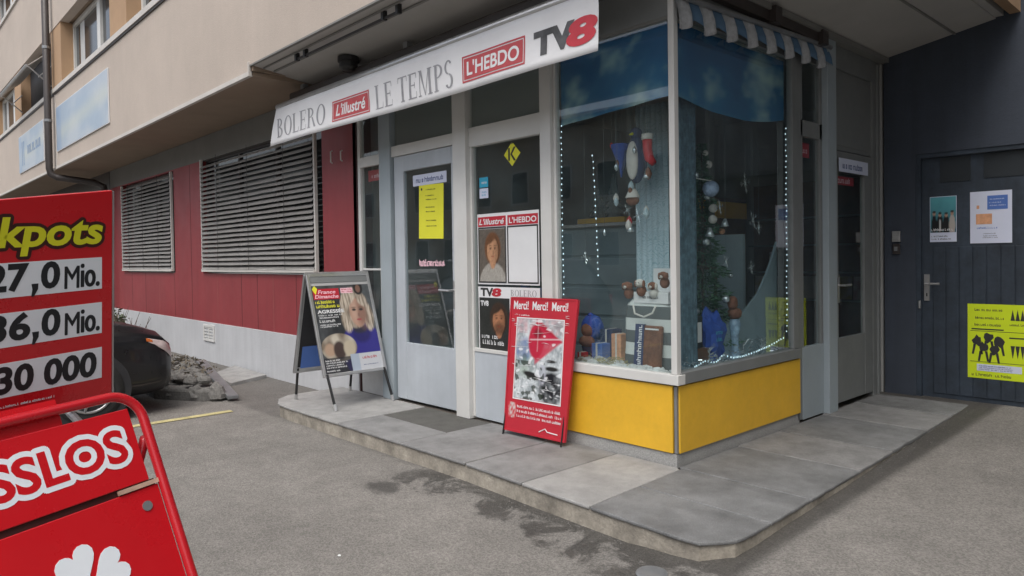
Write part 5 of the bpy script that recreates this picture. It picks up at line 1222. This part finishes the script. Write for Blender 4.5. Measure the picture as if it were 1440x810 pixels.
def strip(label, pts, z0, z1, m):
    r = thing('curtain', (pts[0][0], pts[0][1], z0), label, 'curtain'); t = MB(); n_ = 24
    P_ = [V((a[0], a[1], 0)) for a in pts]; q = P_[0]; w2_ = P_[1]-P_[0]; nn = V((w2_.y, -w2_.x, 0)).normalized(); vs = []
    for k in (0, .004):
        for i in range(n_+1):
            p = q+w2_*(i/n_)+nn*(.010*math.sin(i*1.6)+k); vs += [(p.x, p.y, z0), (p.x, p.y, z1)]
    o = 2*(n_+1); fs = [(2*i, 2*i+2, 2*i+3, 2*i+1) for i in range(n_)]+[(o+2*i, o+2*i+1, o+2*i+3, o+2*i+2) for i in range(n_)]+[(2*i+1, 2*i+3, o+2*i+3, o+2*i+1) for i in range(n_)]+[(0, 1, o+1, o), (2*n_, o+2*n_, o+2*n_+1, 2*n_+1)]
    t.add(vs, fs); t.build('cloth', m, r, smooth=True)
strip('pale blue scroll patterned strip hanging behind the striped bag', ((-3.31, 4.32), (-3.0, 4.30)), .67, 2.55, 'scroll')
strip('narrow dark patterned strip behind the side glass next to corner post', ((-2.75, 4.05), (-2.75, 4.24)), .67, 2.50, mat('dark_scroll_cloth', (.10, .17, .22), .8, .6, 18))
# blue-grey sloping screen at the side
r = thing('display_screen', (-2.9, 5.0, .67), 'blue grey screen with a curved sloping top at right end of the side window', 'screen')
pc = [(4.58, .67), (4.64, .87), (4.85, .94), (5.06, 1.03), (5.24, 1.14), (5.38, 1.29), (5.48, 1.43), (5.55, 1.55), (5.55, .67)]
MB().prism(pc, sub(FB, 0, 0, -.20), -.02, 0).build('panel', mat('blue_grey_screen', (.24, .33, .37), .6, .08, 2), r)
# grey-blue cabinet with drawers and the shop fittings behind the glass
r = thing('drawer_cabinet', (-4.1, 5.2, .1), 'grey blue cabinet with wide drawers behind the street display window', 'cabinet')
MB().box((-4.75, 5.02, .1), (-3.55, 5.5, 1.72)).build('carcass', 'cabinet', r, bevel=.01)
for k in range(5): MB().box((-4.73, 4.995, .38+k*.27), (-3.57, 5.02, .62+k*.27)).build('drawer', 'cabinet', r, bevel=.006)
MB().box((-4.80, 4.96, 1.72), (-3.50, 5.52, 1.75)).build('top', 'white_dirty', r, bevel=.004)
r = thing('screen_wall', (-3.2, 5.6, .1), 'tall grey divider panel standing behind the hanging ornaments', 'panel')
MB().box((-3.46, 5.52, .1), (-3.12, 5.56, 1.62)).build('lower_panel', 'cabinet', r); MB().box((-3.46, 5.50, .1), (-3.42, 5.58, 3.2)).build('post', 'frame_grey', r); MB().box((-2.80, 5.50, .1), (-2.75, 5.58, 3.2)).build('post', 'frame_grey', r)
def rack(x0, x1, y, z0, rows, label, seed, face=-1):
    rr = random.Random(seed); r = thing('magazine_rack', ((x0+x1)/2, y, .1), label, 'rack')
    MB().box((x0, y, .1), (x1, y+.04, z0+rows*.33+.1)).build('back_board', 'wood', r)
    for k in range(rows):
        z = z0+k*.33; MB().box((x0, y-.14, z-.02), (x1, y, z)).build('shelf', 'frame_grey', r)
        x = x0+.02
        while x < x1-.2:
            wd = rr.uniform(.17, .23); c = rr.choice([(.35, .05, .05), (.4, .38, .34), (.05, .12, .3), (.35, .28, .06), (.12, .12, .13), (.2, .3, .33), (.4, .2, .22)]); sd_ = rr.random()*40
            picture('magazine', sub(FR((0, y-.03, 0), (1, 0, 0), (0, .06, 1)), x, z), wd, .27, 6, 8, lambda u, v: mixc(c, (.45, .40, .36), .5+nz(u, v, 3, sd_)*1.8), r, rr.uniform(.03, .06)); x += wd+.015
    return r
rack(-6.5, -4.9, 7.6, .35, 5, 'tall magazine rack seen dimly through the glass of shop door', 3)
rack(-4.7, -3.0, 8.6, .9, 4, 'magazine rack at the back wall seen behind the display window', 8)
r = thing('shop_counter', (-5.6, 5.9, .1), 'dark shop counter seen dimly through lower glass of shop door', 'counter')
MB().box((-6.4, 5.7, .1), (-4.95, 6.2, .95)).build('body', 'wood', r, bevel=.01); MB().box((-6.45, 5.65, .95), (-4.9, 6.25, .99)).build('top', 'frame_grey', r, bevel=.005)
rr = random.Random(2)
for k in range(9):
    x = -6.3+k*.15; c = rr.choice(['toy_red', 'paper_yellow', 'paper_blue', 'paper', 'peach', 'fir']); b_ = thing('sweet_box', (x, 5.85, .99), ['red', 'yellow', 'blue', 'white', 'orange', 'green'][['toy_red', 'paper_yellow', 'paper_blue', 'paper', 'peach', 'fir'].index(c)]+' sweet box in the row on the dark shop counter', 'box', 'sweet boxes on the counter')
    MB().box((x, 5.8, .99), (x+.11, 5.95, .99+rr.uniform(.08, .2))).build('carton', c, b_, bevel=.003)
r = thing('shelf_sign', (-3.9, 6.6, 1.8), 'long yellow shelf sign deep inside, seen through the side window', 'sign')
MB().box((-4.02, 6.18, 1.83), (-3.99, 7.15, 2.0)).build('board', 'yellow', r); MB().box((-4.06, 6.1, .1), (-4.03, 7.2, 2.05)).build('backing', 'wood', r)

# LED chains
def led(label, pts, step, group=None, r_=.0042, sag=0):
    r = thing('light_chain', tuple(pts[0]), label, 'fairy lights', group); P_ = [V(p) for p in pts]
    MB().tube(P_, .0016, 4).build('wire', 'wire', r); first = None; acc = 0; o0 = rootpos(r); rr = random.Random(int(abs(pts[0][1])*100))
    for i in range(len(P_)-1):
        a, b_ = P_[i], P_[i+1]; L = (b_-a).length; d = acc
        while d < L:
            p = a.lerp(b_, d/L)+V((rr.uniform(-.003, .003), rr.uniform(-.003, .003), 0))
            if first is None: first = MB().ball(o0, (r_, r_, r_*1.5), 8, 6).build('bulb', 'led', r, smooth=True); o = first
            else: o = first.copy(); COL.objects.link(o); o.parent = r
            o.location = p-o0; d += step
        acc = d-L
led('vertical chain of white lights at left edge of the street display window', [(-3.655, 3.885, 2.42), (-3.66, 3.885, 1.9), (-3.652, 3.885, 1.3), (-3.655, 3.885, .80)], .043)
led('short hanging chain of white lights in the middle of street display window', [(-3.37, 3.90, 2.17), (-3.35, 3.90, 1.9), (-3.33, 3.9, 1.3)], .045)
led('vertical chain of white lights at far right edge of the side display window', [(-2.675, 5.40, 2.43), (-2.672, 5.395, 1.9), (-2.676, 5.40, 1.3), (-2.675, 5.395, .80)], .043)
led('wavy chain of white lights lying along the sill of the side display window', [(-2.70, 4.12, .69), (-2.72, 4.3, .72), (-2.70, 4.4, .70), (-2.73, 4.55, .735), (-2.70, 4.62, .71), (-2.72, 4.8, .70), (-2.70, 4.95, .72), (-2.72, 5.2, .74), (-2.69, 5.38, .79)], .030, r_=.0045)
# bedding, tinsel, snow on the window floor
t = MB(); rr = random.Random(9)
for k in range(60): x = rr.uniform(-3.62, -2.78); y = rr.uniform(3.90, 4.08); s_ = rr.uniform(.012, .035); t.ball((x, y, .672+s_*.4), (s_*1.6, s_, s_*.8), 6, 4)
o = t.build('artificial_snow', 'snow', loc=(-3.2, 4, .67)); tag(o, 'lumps of artificial snow strewn along the floor of the display window', 'artificial snow', kind='stuff')
t = MB()
for k in range(160): x = rr.uniform(-3.62, -3.05); y = rr.uniform(3.90, 4.15); a = rr.uniform(0, 3.1); l = rr.uniform(.03, .07); t.tube([(x, y, .675+rr.uniform(0, .03)), (x+l*math.cos(a), y+l*math.sin(a), .68+rr.uniform(0, .04))], .0022, 3)
o = t.build('straw', 'reed', loc=(-3.4, 4, .67)); tag(o, 'yellow straw bedding along the floor of the street display window', 'straw', kind='stuff')
t = MB()
for k in range(420):
    y = rr.uniform(4.0, 5.38); x = -2.72+rr.gauss(0, .02); z = .69+abs(rr.gauss(0, .028)); a = V((rr.gauss(0, 1), rr.gauss(0, 1), rr.gauss(0, 1))).normalized()*.014; b_ = a.cross(V((1, .3, .2))).normalized()*.003; c = V((x, y, z)); t.add([c-a-b_, c-a+b_, c+a+b_, c+a-b_], [(0, 1, 2, 3)])
o = t.build('tinsel', 'tinsel', loc=(-2.72, 4.7, .68)); tag(o, 'silver tinsel garland lying along the sill of side display window', 'tinsel', kind='stuff')
# hanging snowflakes and ornaments
def flake(x, y, z, s, label, ang=0, top=2.9, m='tinsel', fr=FA):
    r = thing('snowflake_ornament', (x, y, z), label, 'ornament', 'hanging snowflakes'); t = MB(); c = V((x, y, z)); R, U = fr[1], fr[2]
    for k in range(8):
        a = ang+k*math.pi/4; d = R*math.cos(a)+U*math.sin(a); l = s*(1 if k % 2 == 0 else .62); t.tube([c, c+d*l], [.0035, .0012], 4)
        if k % 2 == 0:
            for sg in (-1, 1): a2 = a+sg*.7; e = R*math.cos(a2)+U*math.sin(a2); t.tube([c+d*l*.5, c+d*l*.5+e*l*.35], .0016, 4)
    t.ball(c, .008, 6, 4); t.build('star', m, r); MB().tube([c+V((0, 0, s)), (x, y, top)], .0008, 3).build('thread', 'wire', r)
P1 = [((828, 365), .055), ((873, 303), .05), ((905, 305), .06)]
flake(-3.58, 4.05, 1.44, .055, 'silver snowflake hanging low at left of the street display window')
flake(-3.05, 4.0, 1.73, .06, 'spiky red and silver starburst below the hanging penguin', .3, m='tinsel')
flake(-3.22, 4.1, 1.78, .05, 'small silver snowflake left below the hanging penguin', .5)
flake(-2.85, 5.09, 2.00, .085, 'largest silver starburst in upper middle of the side display window', .2, fr=FB)
flake(-2.85, 5.20, 1.72, .080, 'silver starburst below the largest one in the side display window', .5, fr=FB)
flake(-2.85, 5.62-.33, 1.66, .06, 'narrow silver star near the right light chain of the side window', .1, fr=FB)
flake(-2.85, 4.72, 1.80, .060, 'silver star before the yellow shelf sign in the side window', .3, fr=FB)
flake(-2.85, 4.80, 1.40, .055, 'pale star low above the gift bags in the side window', .6, fr=FB)
flake(-2.85, 5.17, 1.35, .060, 'faint star beside sloping edge of the blue grey screen', .2, fr=FB)
def bell(x, y, z, s, label, m='tinsel'):
    r = thing('bell_ornament', (x, y, z), label, 'ornament', 'hanging bells'); MB().lathe((x, y, z), [(0, s*1.3), (s*.3, s*1.25), (s*.5, s*.6), (s*.75, 0), (s*.65, 0), (0, s*.9)], 14).build('bell', m, r, smooth=True); MB().tube([(x, y, z+s*1.3), (x, y, 2.9)], .0008, 3).build('thread', 'wire', r)
bell(-2.86, 4.60, 1.58, .05, 'pale silver bell hanging left in the side display window'); bell(-2.87, 4.82, 1.66, .045, 'silver bell hanging under a star in the side display window')
bell(-3.18, 4.08, 1.62, .04, 'silver bell at bottom of the left ornament string'); bell(-2.99, 4.02, 1.98, .035, 'white drop ornament below the red stocking')
# glass snow globe bauble
r = thing('bauble', (-2.85, 4.60, 1.9), 'pale blue and white bauble on a rod, upper left of the side window', 'ornament')
picture('dummy', FB, .01, .01, 1, 1, lambda u, v: (1, 1, 1), r) if False else None
MB().ball((-2.85, 4.60, 1.93), .06, 16, 12).build('ball', mat('blue_white_bauble', (.32, .42, .60), .25, .8, 14), r, smooth=True)
MB().tube([(-2.80, 4.28, 1.985), (-2.84, 4.60, 1.985)], .004, 5).build('rod', 'plush_white', r)
# hanging penguin, cone and stocking
r = thing('penguin_ornament', (-3.12, 4.08, 1.95), 'navy penguin decoration with a pale belly hanging in street display window', 'ornament')
MB().ball((-3.12, 4.08, 2.13), (.075, .06, .17), 16, 12).build('body', 'plush_navy', r, smooth=True); MB().ball((-3.12, 4.035, 2.12), (.05, .03, .135), 14, 10).build('belly', 'plush_white', r, smooth=True)
MB().ball((-3.12, 4.08, 2.31), (.045, .045, .045), 12, 8).build('head', 'plush_navy', r, smooth=True); MB().tube([(-3.12, 4.04, 2.305), (-3.12, 4.0, 2.295)], [.012, .002], 6).build('beak', 'lime', r)
MB().tube([(-3.19, 4.07, 2.20), (-3.22, 4.06, 2.06)], [.02, .008], 6).tube([(-3.05, 4.07, 2.20), (-3.02, 4.06, 2.06)], [.02, .008], 6).build('wing', 'plush_navy', r, smooth=True); MB().tube([(-3.12, 4.08, 2.35), (-3.13, 4.08, 2.42), (-3.12, 4.08, 2.52)], .004, 5).build('hook', 'pipe', r)
r = thing('bell_ornament', (-3.27, 4.1, 2.1), 'blue cone shaped decoration hanging left of the penguin', 'ornament'); MB().lathe((-3.27, 4.1, 2.02), [(.005, 0), (.02, .08), (.075, .22), (.075, .235), (0, .24)], 14).build('cone', 'plush_blue', r, smooth=True); MB().tube([(-3.27, 4.1, 2.26), (-3.27, 4.1, 2.9)], .0008, 3).build('thread', 'wire', r)
r = thing('stocking_ornament', (-2.98, 4.05, 2.1), 'red stocking decoration hanging right of the penguin', 'ornament'); MB().tube([(-3.0, 4.05, 2.27), (-3.0, 4.05, 2.18), (-2.985, 4.05, 2.12), (-2.95, 4.05, 2.08)], [.035, .032, .033, .022], 10).build('stocking', 'toy_red', r, smooth=True); MB().tube([(-3.0, 4.05, 2.25), (-3.0, 4.05, 2.29)], .04, 10).build('cuff', 'plush_white', r, smooth=True); MB().tube([(-3.0, 4.05, 2.29), (-3.0, 4.05, 2.9)], .0008, 3).build('thread', 'wire', r)
r = thing('bird_ornament', (-3.12, 4.06, 1.78), 'brown and white bird house decoration below the penguin', 'ornament'); MB().ball((-3.14, 4.06, 1.84), (.05, .04, .035), 12, 8).build('body', 'plush_brown', r, smooth=True); MB().lathe((-3.14, 4.06, 1.86), [(.055, 0), (.03, .05), (.0, .08)], 12).build('roof', 'plush_white', r, smooth=True); MB().tube([(-3.14, 4.06, 1.94), (-3.14, 4.06, 2.9)], .0008, 3).build('thread', 'wire', r)
rr = random.Random(31)
ORN = [('silver drop', 'tinsel'), ('white drop', 'plush_white'), ('brown cone', 'plush_brown'), ('red drop', 'toy_red'), ('pale blue drop', 'scroll')]
for k in range(15):
    nm, m_ = ORN[k % 5]; x = -3.34+(k % 8)*.052+rr.uniform(-.01, .01); z = 1.62+.66*((k*.37) % 1); y = 4.0+.1*((k*.61) % 1)
    o = thing('drop_ornament', (x, y, z), '%s ornament in the dense hanging cluster round the penguin' % nm, 'ornament', 'small drops hanging round the penguin: '+nm); s_ = rr.uniform(.014, .026)
    MB().lathe((x, y, z), [(0, -s_*1.6), (s_*.6, -s_), (s_, 0), (s_*.7, s_), (.002, s_*1.9)], 8).build('drop', m_, o, smooth=True); MB().tube([(x, y, z+s_*1.8), (x, y, 2.9)], .0009, 3).build('thread', 'wire', o)
for k, (y, x) in enumerate(((4.95, -2.80), (5.08, -2.84), (5.2, -2.79), (4.42, -2.76))):
    o = thing('silver_sprig', (x, y, .68), ['silver twig sprig just right of the slender vase', 'silver twig sprig standing second from the vase', 'silver twig sprig nearest the right light chain', 'silver twig sprig before the black tins'][k], 'decoration', 'silver sprigs on the sill'); t = MB(); t.tube([(x, y, .68), (x, y, .80)], .004, 5)
    for q in range(16): a = rr.uniform(0, 6.28); e = V((math.cos(a)*.05, math.sin(a)*.06, rr.uniform(.01, .06))); p = V((x, y, .70+rr.uniform(0, .09))); t.tube([p, p+e], [.003, .001], 4)
    t.build('twigs', 'tinsel', o)
for k, (x, y, w_, hh, c, l) in enumerate(((-3.50, 4.12, .10, .13, 'paper_blue', 'small blue gift box between the doll and the striped bag'), (-3.40, 4.22, .09, .20, 'peach', 'upright orange gift box behind the blue one'), (-3.55, 4.30, .12, .22, 'plush_navy', 'navy gift box at the back beside the doll'), (-3.62, 4.05, .06, .06, 'toy_red', 'tiny red gift box at front of the blue doll'))):
    o = thing('gift_box', (x, y, .67), l, 'gift box'); MB().box((x-w_/2, y-w_/2, .67), (x+w_/2, y+w_/2, .67+hh)).build('box', c, o, bevel=.004); MB().box((x-.008, y-w_/2-.002, .668), (x+.008, y+w_/2+.002, .673+hh)).build('ribbon', 'plush_white', o)
# small artificial trees on the cabinet
for x, hgt, l in ((-4.20, .42, 'larger silvery cone tree standing on the grey blue cabinet'), (-4.38, .30, 'smaller silvery cone tree standing on the grey blue cabinet')):
    r = thing('table_tree', (x, 5.15, 1.75), l, 'ornament', 'cone trees on the cabinet'); t = MB()
    for k in range(7): q = k/7; t.lathe((x, 5.15, 1.78+hgt*q), [(.11*(1-q)+.01, 0), (.06*(1-q), hgt*.16)], 12)
    t.build('foliage', 'tinsel', r); MB().lathe((x, 5.15, 1.75), [(.0, 0), (.04, 0), (.03, .03), (0, .03)], 10).build('stand', 'yellow', r)
r = thing('gift_tray', (-4.2, 5.1, 1.75), 'shallow yellow tray at front of the grey blue cabinet top', 'tray'); MB().box((-4.5, 4.98, 1.752), (-3.95, 5.07, 1.80)).build('tray', 'yellow', r, bevel=.005)

# striped gift bag with package and plush toys
sm = bpy.data.materials.new('grey_white_stripes'); sm.use_nodes = True; n = sm.node_tree; b = n.nodes['Principled BSDF']; tc = n.nodes.new('ShaderNodeTexCoord'); sp = n.nodes.new('ShaderNodeSeparateXYZ')
m1 = n.nodes.new('ShaderNodeMath'); m1.operation = 'MULTIPLY'; m1.inputs[1].default_value = 5.8; m2 = n.nodes.new('ShaderNodeMath'); m2.operation = 'FRACT'; m3 = n.nodes.new('ShaderNodeMath'); m3.operation = 'GREATER_THAN'; m3.inputs[1].default_value = .5
mx = n.nodes.new('ShaderNodeMix'); mx.data_type = 'RGBA'; mx.inputs[6].default_value = (.085, .105, .11, 1); mx.inputs[7].default_value = (.62, .66, .65, 1)
n.links.new(tc.outputs['Object'], sp.inputs[0]); n.links.new(sp.outputs[2], m1.inputs[0]); n.links.new(m1.outputs[0], m2.inputs[0]); n.links.new(m2.outputs[0], m3.inputs[0]); n.links.new(m3.outputs[0], mx.inputs[0]); n.links.new(mx.outputs[2], b.inputs['Base Color']); b.inputs['Roughness'].default_value = .8
M['stripes'] = sm
r = thing('striped_bag', (-3.0, 4.13, .67), 'upright grey and white striped bag near the corner of display window', 'bag')
vs = []; fs = []; n_ = 36; rows = 16
for j in range(rows+1):
    z = .67+.46*j/rows; sc = 1-.10*(j/rows)**2
    for i in range(n_):
        a = 2*math.pi*i/n_; x = .215*abs(math.cos(a))**.45*(1 if math.cos(a) > 0 else -1); y = .105*abs(math.sin(a))**.45*(1 if math.sin(a) > 0 else -1)
        q = 1+.05*NZ.noise(V((x*9, y*9, z*7))); vs.append((-3.01+x*1.05*sc*q, 4.13+y*sc*q, z+(.03*math.sin(a*3) if j == rows else 0)))
for j in range(rows):
    for i in range(n_): fs.append((j*n_+i, j*n_+(i+1) % n_, (j+1)*n_+(i+1) % n_, (j+1)*n_+i))
fs.append(tuple(rows*n_+i for i in range(n_)))
MB().add(vs, fs).build('cloth', 'stripes', r, smooth=True)
MB().tube([(-3.1, 4.0, 1.11), (-3.08, 3.99, 1.05), (-3.0, 3.985, 1.03), (-2.93, 3.99, 1.06), (-2.91, 4.0, 1.11)], .007, 6).build('handle', 'plush_white', r, smooth=True)
r = thing('snack_package', (-3.06, 3.97, .67), 'dark blue and brown crinkled package leaning on the striped bag', 'package')
Fp = FR((-3.075, 3.97, .675), (1, 0, 0), (0, .10, 1)); MB().rect(.0, .215, 0, .30, Fp, -.03, 0).build('pack', 'foil', r, bevel=.012)
MB().rect(-.004, .070, .0, .305, Fp, -.02, .004).build('blue_side', 'paper_blue' if False else 'plush_navy', r); t = MB(); F2 = sub(Fp, .055, .03, .0, math.pi/2); smallprint(t, F2, 0, 0, .26, .036, .005, rnd=rnd); t.build('lettering', 'paper', r); MB().rect(.08, .19, .27, .28, Fp, .0, .004).build('pale_band', 'paper', r)
r = thing('toy_tray', (-3.06, 4.10, 1.14), 'white card tray holding plush dogs on top of the striped bag', 'tray')
MB().rect(-3.12, -2.83, 1.12, 1.20, sub(FA, 0, 0, -.20), -.16, .0).build('tray', 'paper', r, bevel=.004); MB().rect(-3.06, -2.80, 1.2, 1.36, sub(FA, 0, 0, -.36), -.0, .006).build('back_card', 'paper', r)
t = MB(); smallprint(t, sub(FA, 0, 0, -.199), -3.04, 1.155, .14, .02, .001, rnd=rnd); t.build('lettering', 'dark_ink', r)
def plush(x, y, z, s, m1_, m2_, label, ang=0):
    r = thing('plush_toy', (x, y, z), label, 'plush toy', 'plush dogs on the tray')
    MB().ball((x, y, z+s*.5), (s*.5, s*.45, s*.55), 12, 8).build('body', m1_, r, smooth=True); MB().ball((x, y-s*.25, z+s*1.2), (s*.45, s*.42, s*.40), 12, 8).build('head', m2_, r, smooth=True); MB().ball((x, y-s*.62, z+s*1.1), (s*.2, s*.2, s*.15), 10, 6).build('muzzle', 'plush_white', r, smooth=True)
    MB().ball((x-s*.45, y-s*.25, z+s*1.15), (s*.13, s*.2, s*.36), 8, 6).ball((x+s*.45, y-s*.25, z+s*1.15), (s*.13, s*.2, s*.36), 8, 6).build('ear', m1_, r, smooth=True); MB().ball((x-s*.15, y-s*.64, z+s*1.28), s*.05, 6, 4).ball((x+s*.15, y-s*.64, z+s*1.28), s*.05, 6, 4).ball((x, y-s*.82, z+s*1.15), s*.06, 6, 4).build('eyes_and_nose', 'dark', r)
plush(-3.16, 4.03, 1.15, .075, 'plush_brown', 'plush_brown', 'all brown plush dog at left end of the card tray'); plush(-3.05, 4.03, 1.17, .075, 'plush_brown', 'plush_white', 'plush dog with a white head in middle of the card tray'); plush(-2.945, 4.03, 1.16, .07, 'plush_white', 'plush_brown', 'white bodied plush dog with brown head on the tray'); plush(-2.87, 4.05, 1.23, .07, 'plush_brown', 'plush_brown', 'raised brown plush dog at right end of the card tray')
r = thing('plush_doll', (-3.72, 4.28, .67), 'blue hooded plush doll sitting low at left of street display window', 'plush toy')
MB().ball((-3.72, 4.28, .74), (.095, .08, .09), 14, 10).build('body', 'plush_navy', r, smooth=True); MB().ball((-3.72, 4.28, .89), (.098, .08, .105), 14, 10, lambda d: 1+.08*NZ.noise(d*3)).build('hood', 'plush_blue', r, smooth=True); MB().ball((-3.72, 4.215, .875), (.055, .035, .055), 12, 8).build('face', 'plush_brown', r, smooth=True); MB().ball((-3.72, 4.21, .79), (.075, .045, .045), 12, 8).build('paws', 'plush_brown', r, smooth=True); MB().ball((-3.72, 4.26, .99), (.03, .02, .02), 8, 6).build('hood_tip', 'plush_blue', r, smooth=True)
# tree with baubles in the side window
r = thing('christmas_tree', (-3.05, 4.80, .67), 'dark green artificial christmas tree with pale ornaments behind the side glass', 'christmas tree')
t = MB(); t.tube([(-3.05, 4.80, .1), (-3.05, 4.80, 2.3)], [.02, .005], 6); t.build('trunk', 'twig', r)
t = MB()
for k in range(5200):
    z = .8+1.50*rg.random()**1.25; rad = .30*(2.40-z)/1.6*(.72+.28*math.sin(z*38)); a = rg.uniform(0, 6.28); q = rad*math.sqrt(rg.random()); c = V((-3.05+q*math.cos(a), 4.80+q*math.sin(a), z-q*.25)); d = V((math.cos(a), math.sin(a), rg.uniform(-.6, .3))).normalized()*.040; e = d.cross(V((rg.gauss(0, 1), rg.gauss(0, 1), 1))).normalized()*.009; t.add([c-e, c+d, c+e], [(0, 1, 2)])
t.build('needles', 'fir', r)
for k in range(16):
    z = .95+k*.085; rad = .30*(2.4-z)/1.6; a = -.4+rg.uniform(-1.6, 1.3); s_ = rg.uniform(.018, .034); MB().ball((-3.05+rad*math.cos(a), 4.80+rad*math.sin(a), z), s_, 10, 6).build('tree_bauble', rg.choice(['plush_white', 'tinsel', 'peach', 'tinsel']), r, smooth=True)
# gift bags, blue cloth, vase with figure
for k, (y, l) in enumerate(((4.18, 'black gift tin with a pale label nearest the corner post'), (4.33, 'second black gift tin with a pale label, left of the blue cloth'))):
    r = thing('gift_tin', (-2.82, y, .80), l, 'tin', 'black gift tins'); MB().box((-2.88, y-.055, .80), (-2.79, y+.055, 1.02)).build('tin', 'black', r, bevel=.006); MB().rect(y-.035, y+.035, .84, .98, sub(FB, 0, 0, -.158), 0, .001).build('label', 'paper', r)
r = thing('display_stand', (-2.86, 4.26, .67), 'low dark stand carrying the two black gift tins', 'stand'); MB().box((-2.95, 4.08, .67), (-2.77, 4.44, .795)).build('box', 'wood', r, bevel=.004)
r = thing('blue_cloth', (-2.86, 4.60, .67), 'crumpled bright blue gift bag between the black tins and the vase', 'gift bag')
MB().ball((-2.87, 4.60, .84), (.09, .14, .20), 18, 14, lambda d: 1+.30*NZ.noise(d*2.3)+.12*NZ.noise(d*6)).build('bag', 'plush_blue', r)
t = MB(); smallprint(t, sub(FB, 0, 0, -.135, 0), 4.50, .88, .10, .03, .0, rnd=rnd); smallprint(t, sub(FB, 0, 0, -.135, 0), 4.52, .83, .08, .03, .0, rnd=rnd); t.build('lettering', 'paper_cyan', r)
r = thing('vase', (-2.80, 4.83, .67), 'slender pale blue glass vase with a small figure on top', 'vase'); MB().lathe((-2.80, 4.83, .67), [(0, 0), (.05, .0), (.045, .03), (.025, .08), (.03, .18), (.045, .26), (.03, .30), (0, .30)], 16).build('vase_body', mat('pale_blue_glass', (.30, .45, .60), .15, .5, 25), r, smooth=True)
MB().ball((-2.80, 4.83, 1.01), (.05, .06, .045), 12, 8, lambda d: 1+.3*NZ.noise(d*3)).ball((-2.80, 4.80, 1.09), (.035, .045, .05), 12, 8, lambda d: 1+.3*NZ.noise(d*4)).build('figure', 'plush_brown', r, smooth=True)
r = thing('picture_frame', (-3.3, 5.3, 1.0), 'dark reddish framed board low behind the tree in the side window', 'frame'); MB().frame(4.75, 5.30, .95, 1.36, .03, sub(FB, 0, 0, -.62), 0, .02).build('border', 'wood', r); MB().rect(4.78, 5.27, .98, 1.33, sub(FB, 0, 0, -.62), 0, .008).build('board', 'cabinet', r)

rr = random.Random(77); t = MB()
for k in range(800):
    if k < 620: i = rr.random(); x = -6.3+i*4.5; y = 2.93-abs(rr.gauss(0, .07))-.02
    elif k < 760: y = rr.uniform(3.0, 7.0); x = -1.76-(y-3.2)*.03+abs(rr.gauss(0, .05))+.015
    else: x = rr.uniform(-6.5, .5); y = rr.uniform(.9, 2.8)
    s_ = rr.uniform(.002, .005)*(1.5 if rr.random() < .06 else 1); a = rr.uniform(0, 3); c, d = s_*math.cos(a), s_*math.sin(a); z = gx(x, y)
    t.add([(x-c, y-d, z), (x+d, y-c, z), (x+c, y+d, z), (x-d, y+c, z), (x+.3*c, y, z+s_*.9)], [(0, 1, 4), (1, 2, 4), (2, 3, 4), (3, 0, 4)])
o = t.build('grit', 'stone', loc=(-4, 2.8, 0)); tag(o, 'loose grit gathered along the kerb foot and scattered over the asphalt', 'grit', kind='stuff')
for x, y, l in ((-3.2, 1.75, 'crumpled pale paper scrap lying on the asphalt in front of kerb'), (-.75, 4.3, 'tiny white scrap on the asphalt right of the raised pavement')):
    o = MB().ball((x, y, gz(y)+.006), (.010, .007, .004), 8, 5, lambda d: 1+.5*NZ.noise(d*4+V((x, 0, 0)))).build('paper_scrap', 'paper', loc=(x, y, gz(y))); tag(o, l, 'litter')
# ================================================================== STREET BEHIND THE CAMERA (seen only as reflections; right house added to block sky light)
def house(x0, x1, y0, y1, h, face, label, seed):
    r = thing('town_house', ((x0+x1)/2, (y0+y1)/2, 0), label, 'house'); MB().box((x0, y0, 0), (x1, y1, h)).build('wall', 'cream', r)
    MB().box((x0-.5, y0-.5, h), (x1+.5, y1+.5, h+.25)).add([(x0-.5, y0-.5, h+.25), (x1+.5, y0-.5, h+.25), (x1+.5, y1+.5, h+.25), (x0-.5, y1+.5, h+.25), ((x0+x1)/2, (y0+y1)/2, h+2.0)], [(0, 1, 4), (1, 2, 4), (2, 3, 4), (3, 0, 4)]).build('roof', 'roof', r)
    fr = FR((0, y1, 0), (-1, 0, 0), (0, 0, 1)) if face == 'y' else FR((x0, 0, 0), (0, -1, 0), (0, 0, 1)); a0, a1 = (-x1, -x0) if face == 'y' else (-y1, -y0)
    z = 1.0
    while z < h-1.5:
        a = a0+1
        while a < a1-1.6: wn = MB().frame(a, a+1.2, z, z+1.5, .07, fr, 0, .03).build('window', 'white', r); MB().rect(a+.07, a+1.13, z+.07, z+1.43, fr, 0, .01).build('pane', 'winglass', wn); a += 2.6
        z += 2.9
house(-40, -12, -26, -15, 7.0, 'y', 'pale house across the street, reflected in the narrow window left of shop door', 1)
house(-9, 14, -30, -19, 9.5, 'y', 'taller pale house across the street, reflected in the shop door glass', 2)
house(4.2, 15, .2, 7.1, 13.0, 'x', 'unseen pale house added at right end of the yard to block sky light, reflected in the side display window', 3)  # out of view, set close and tall to darken the right side
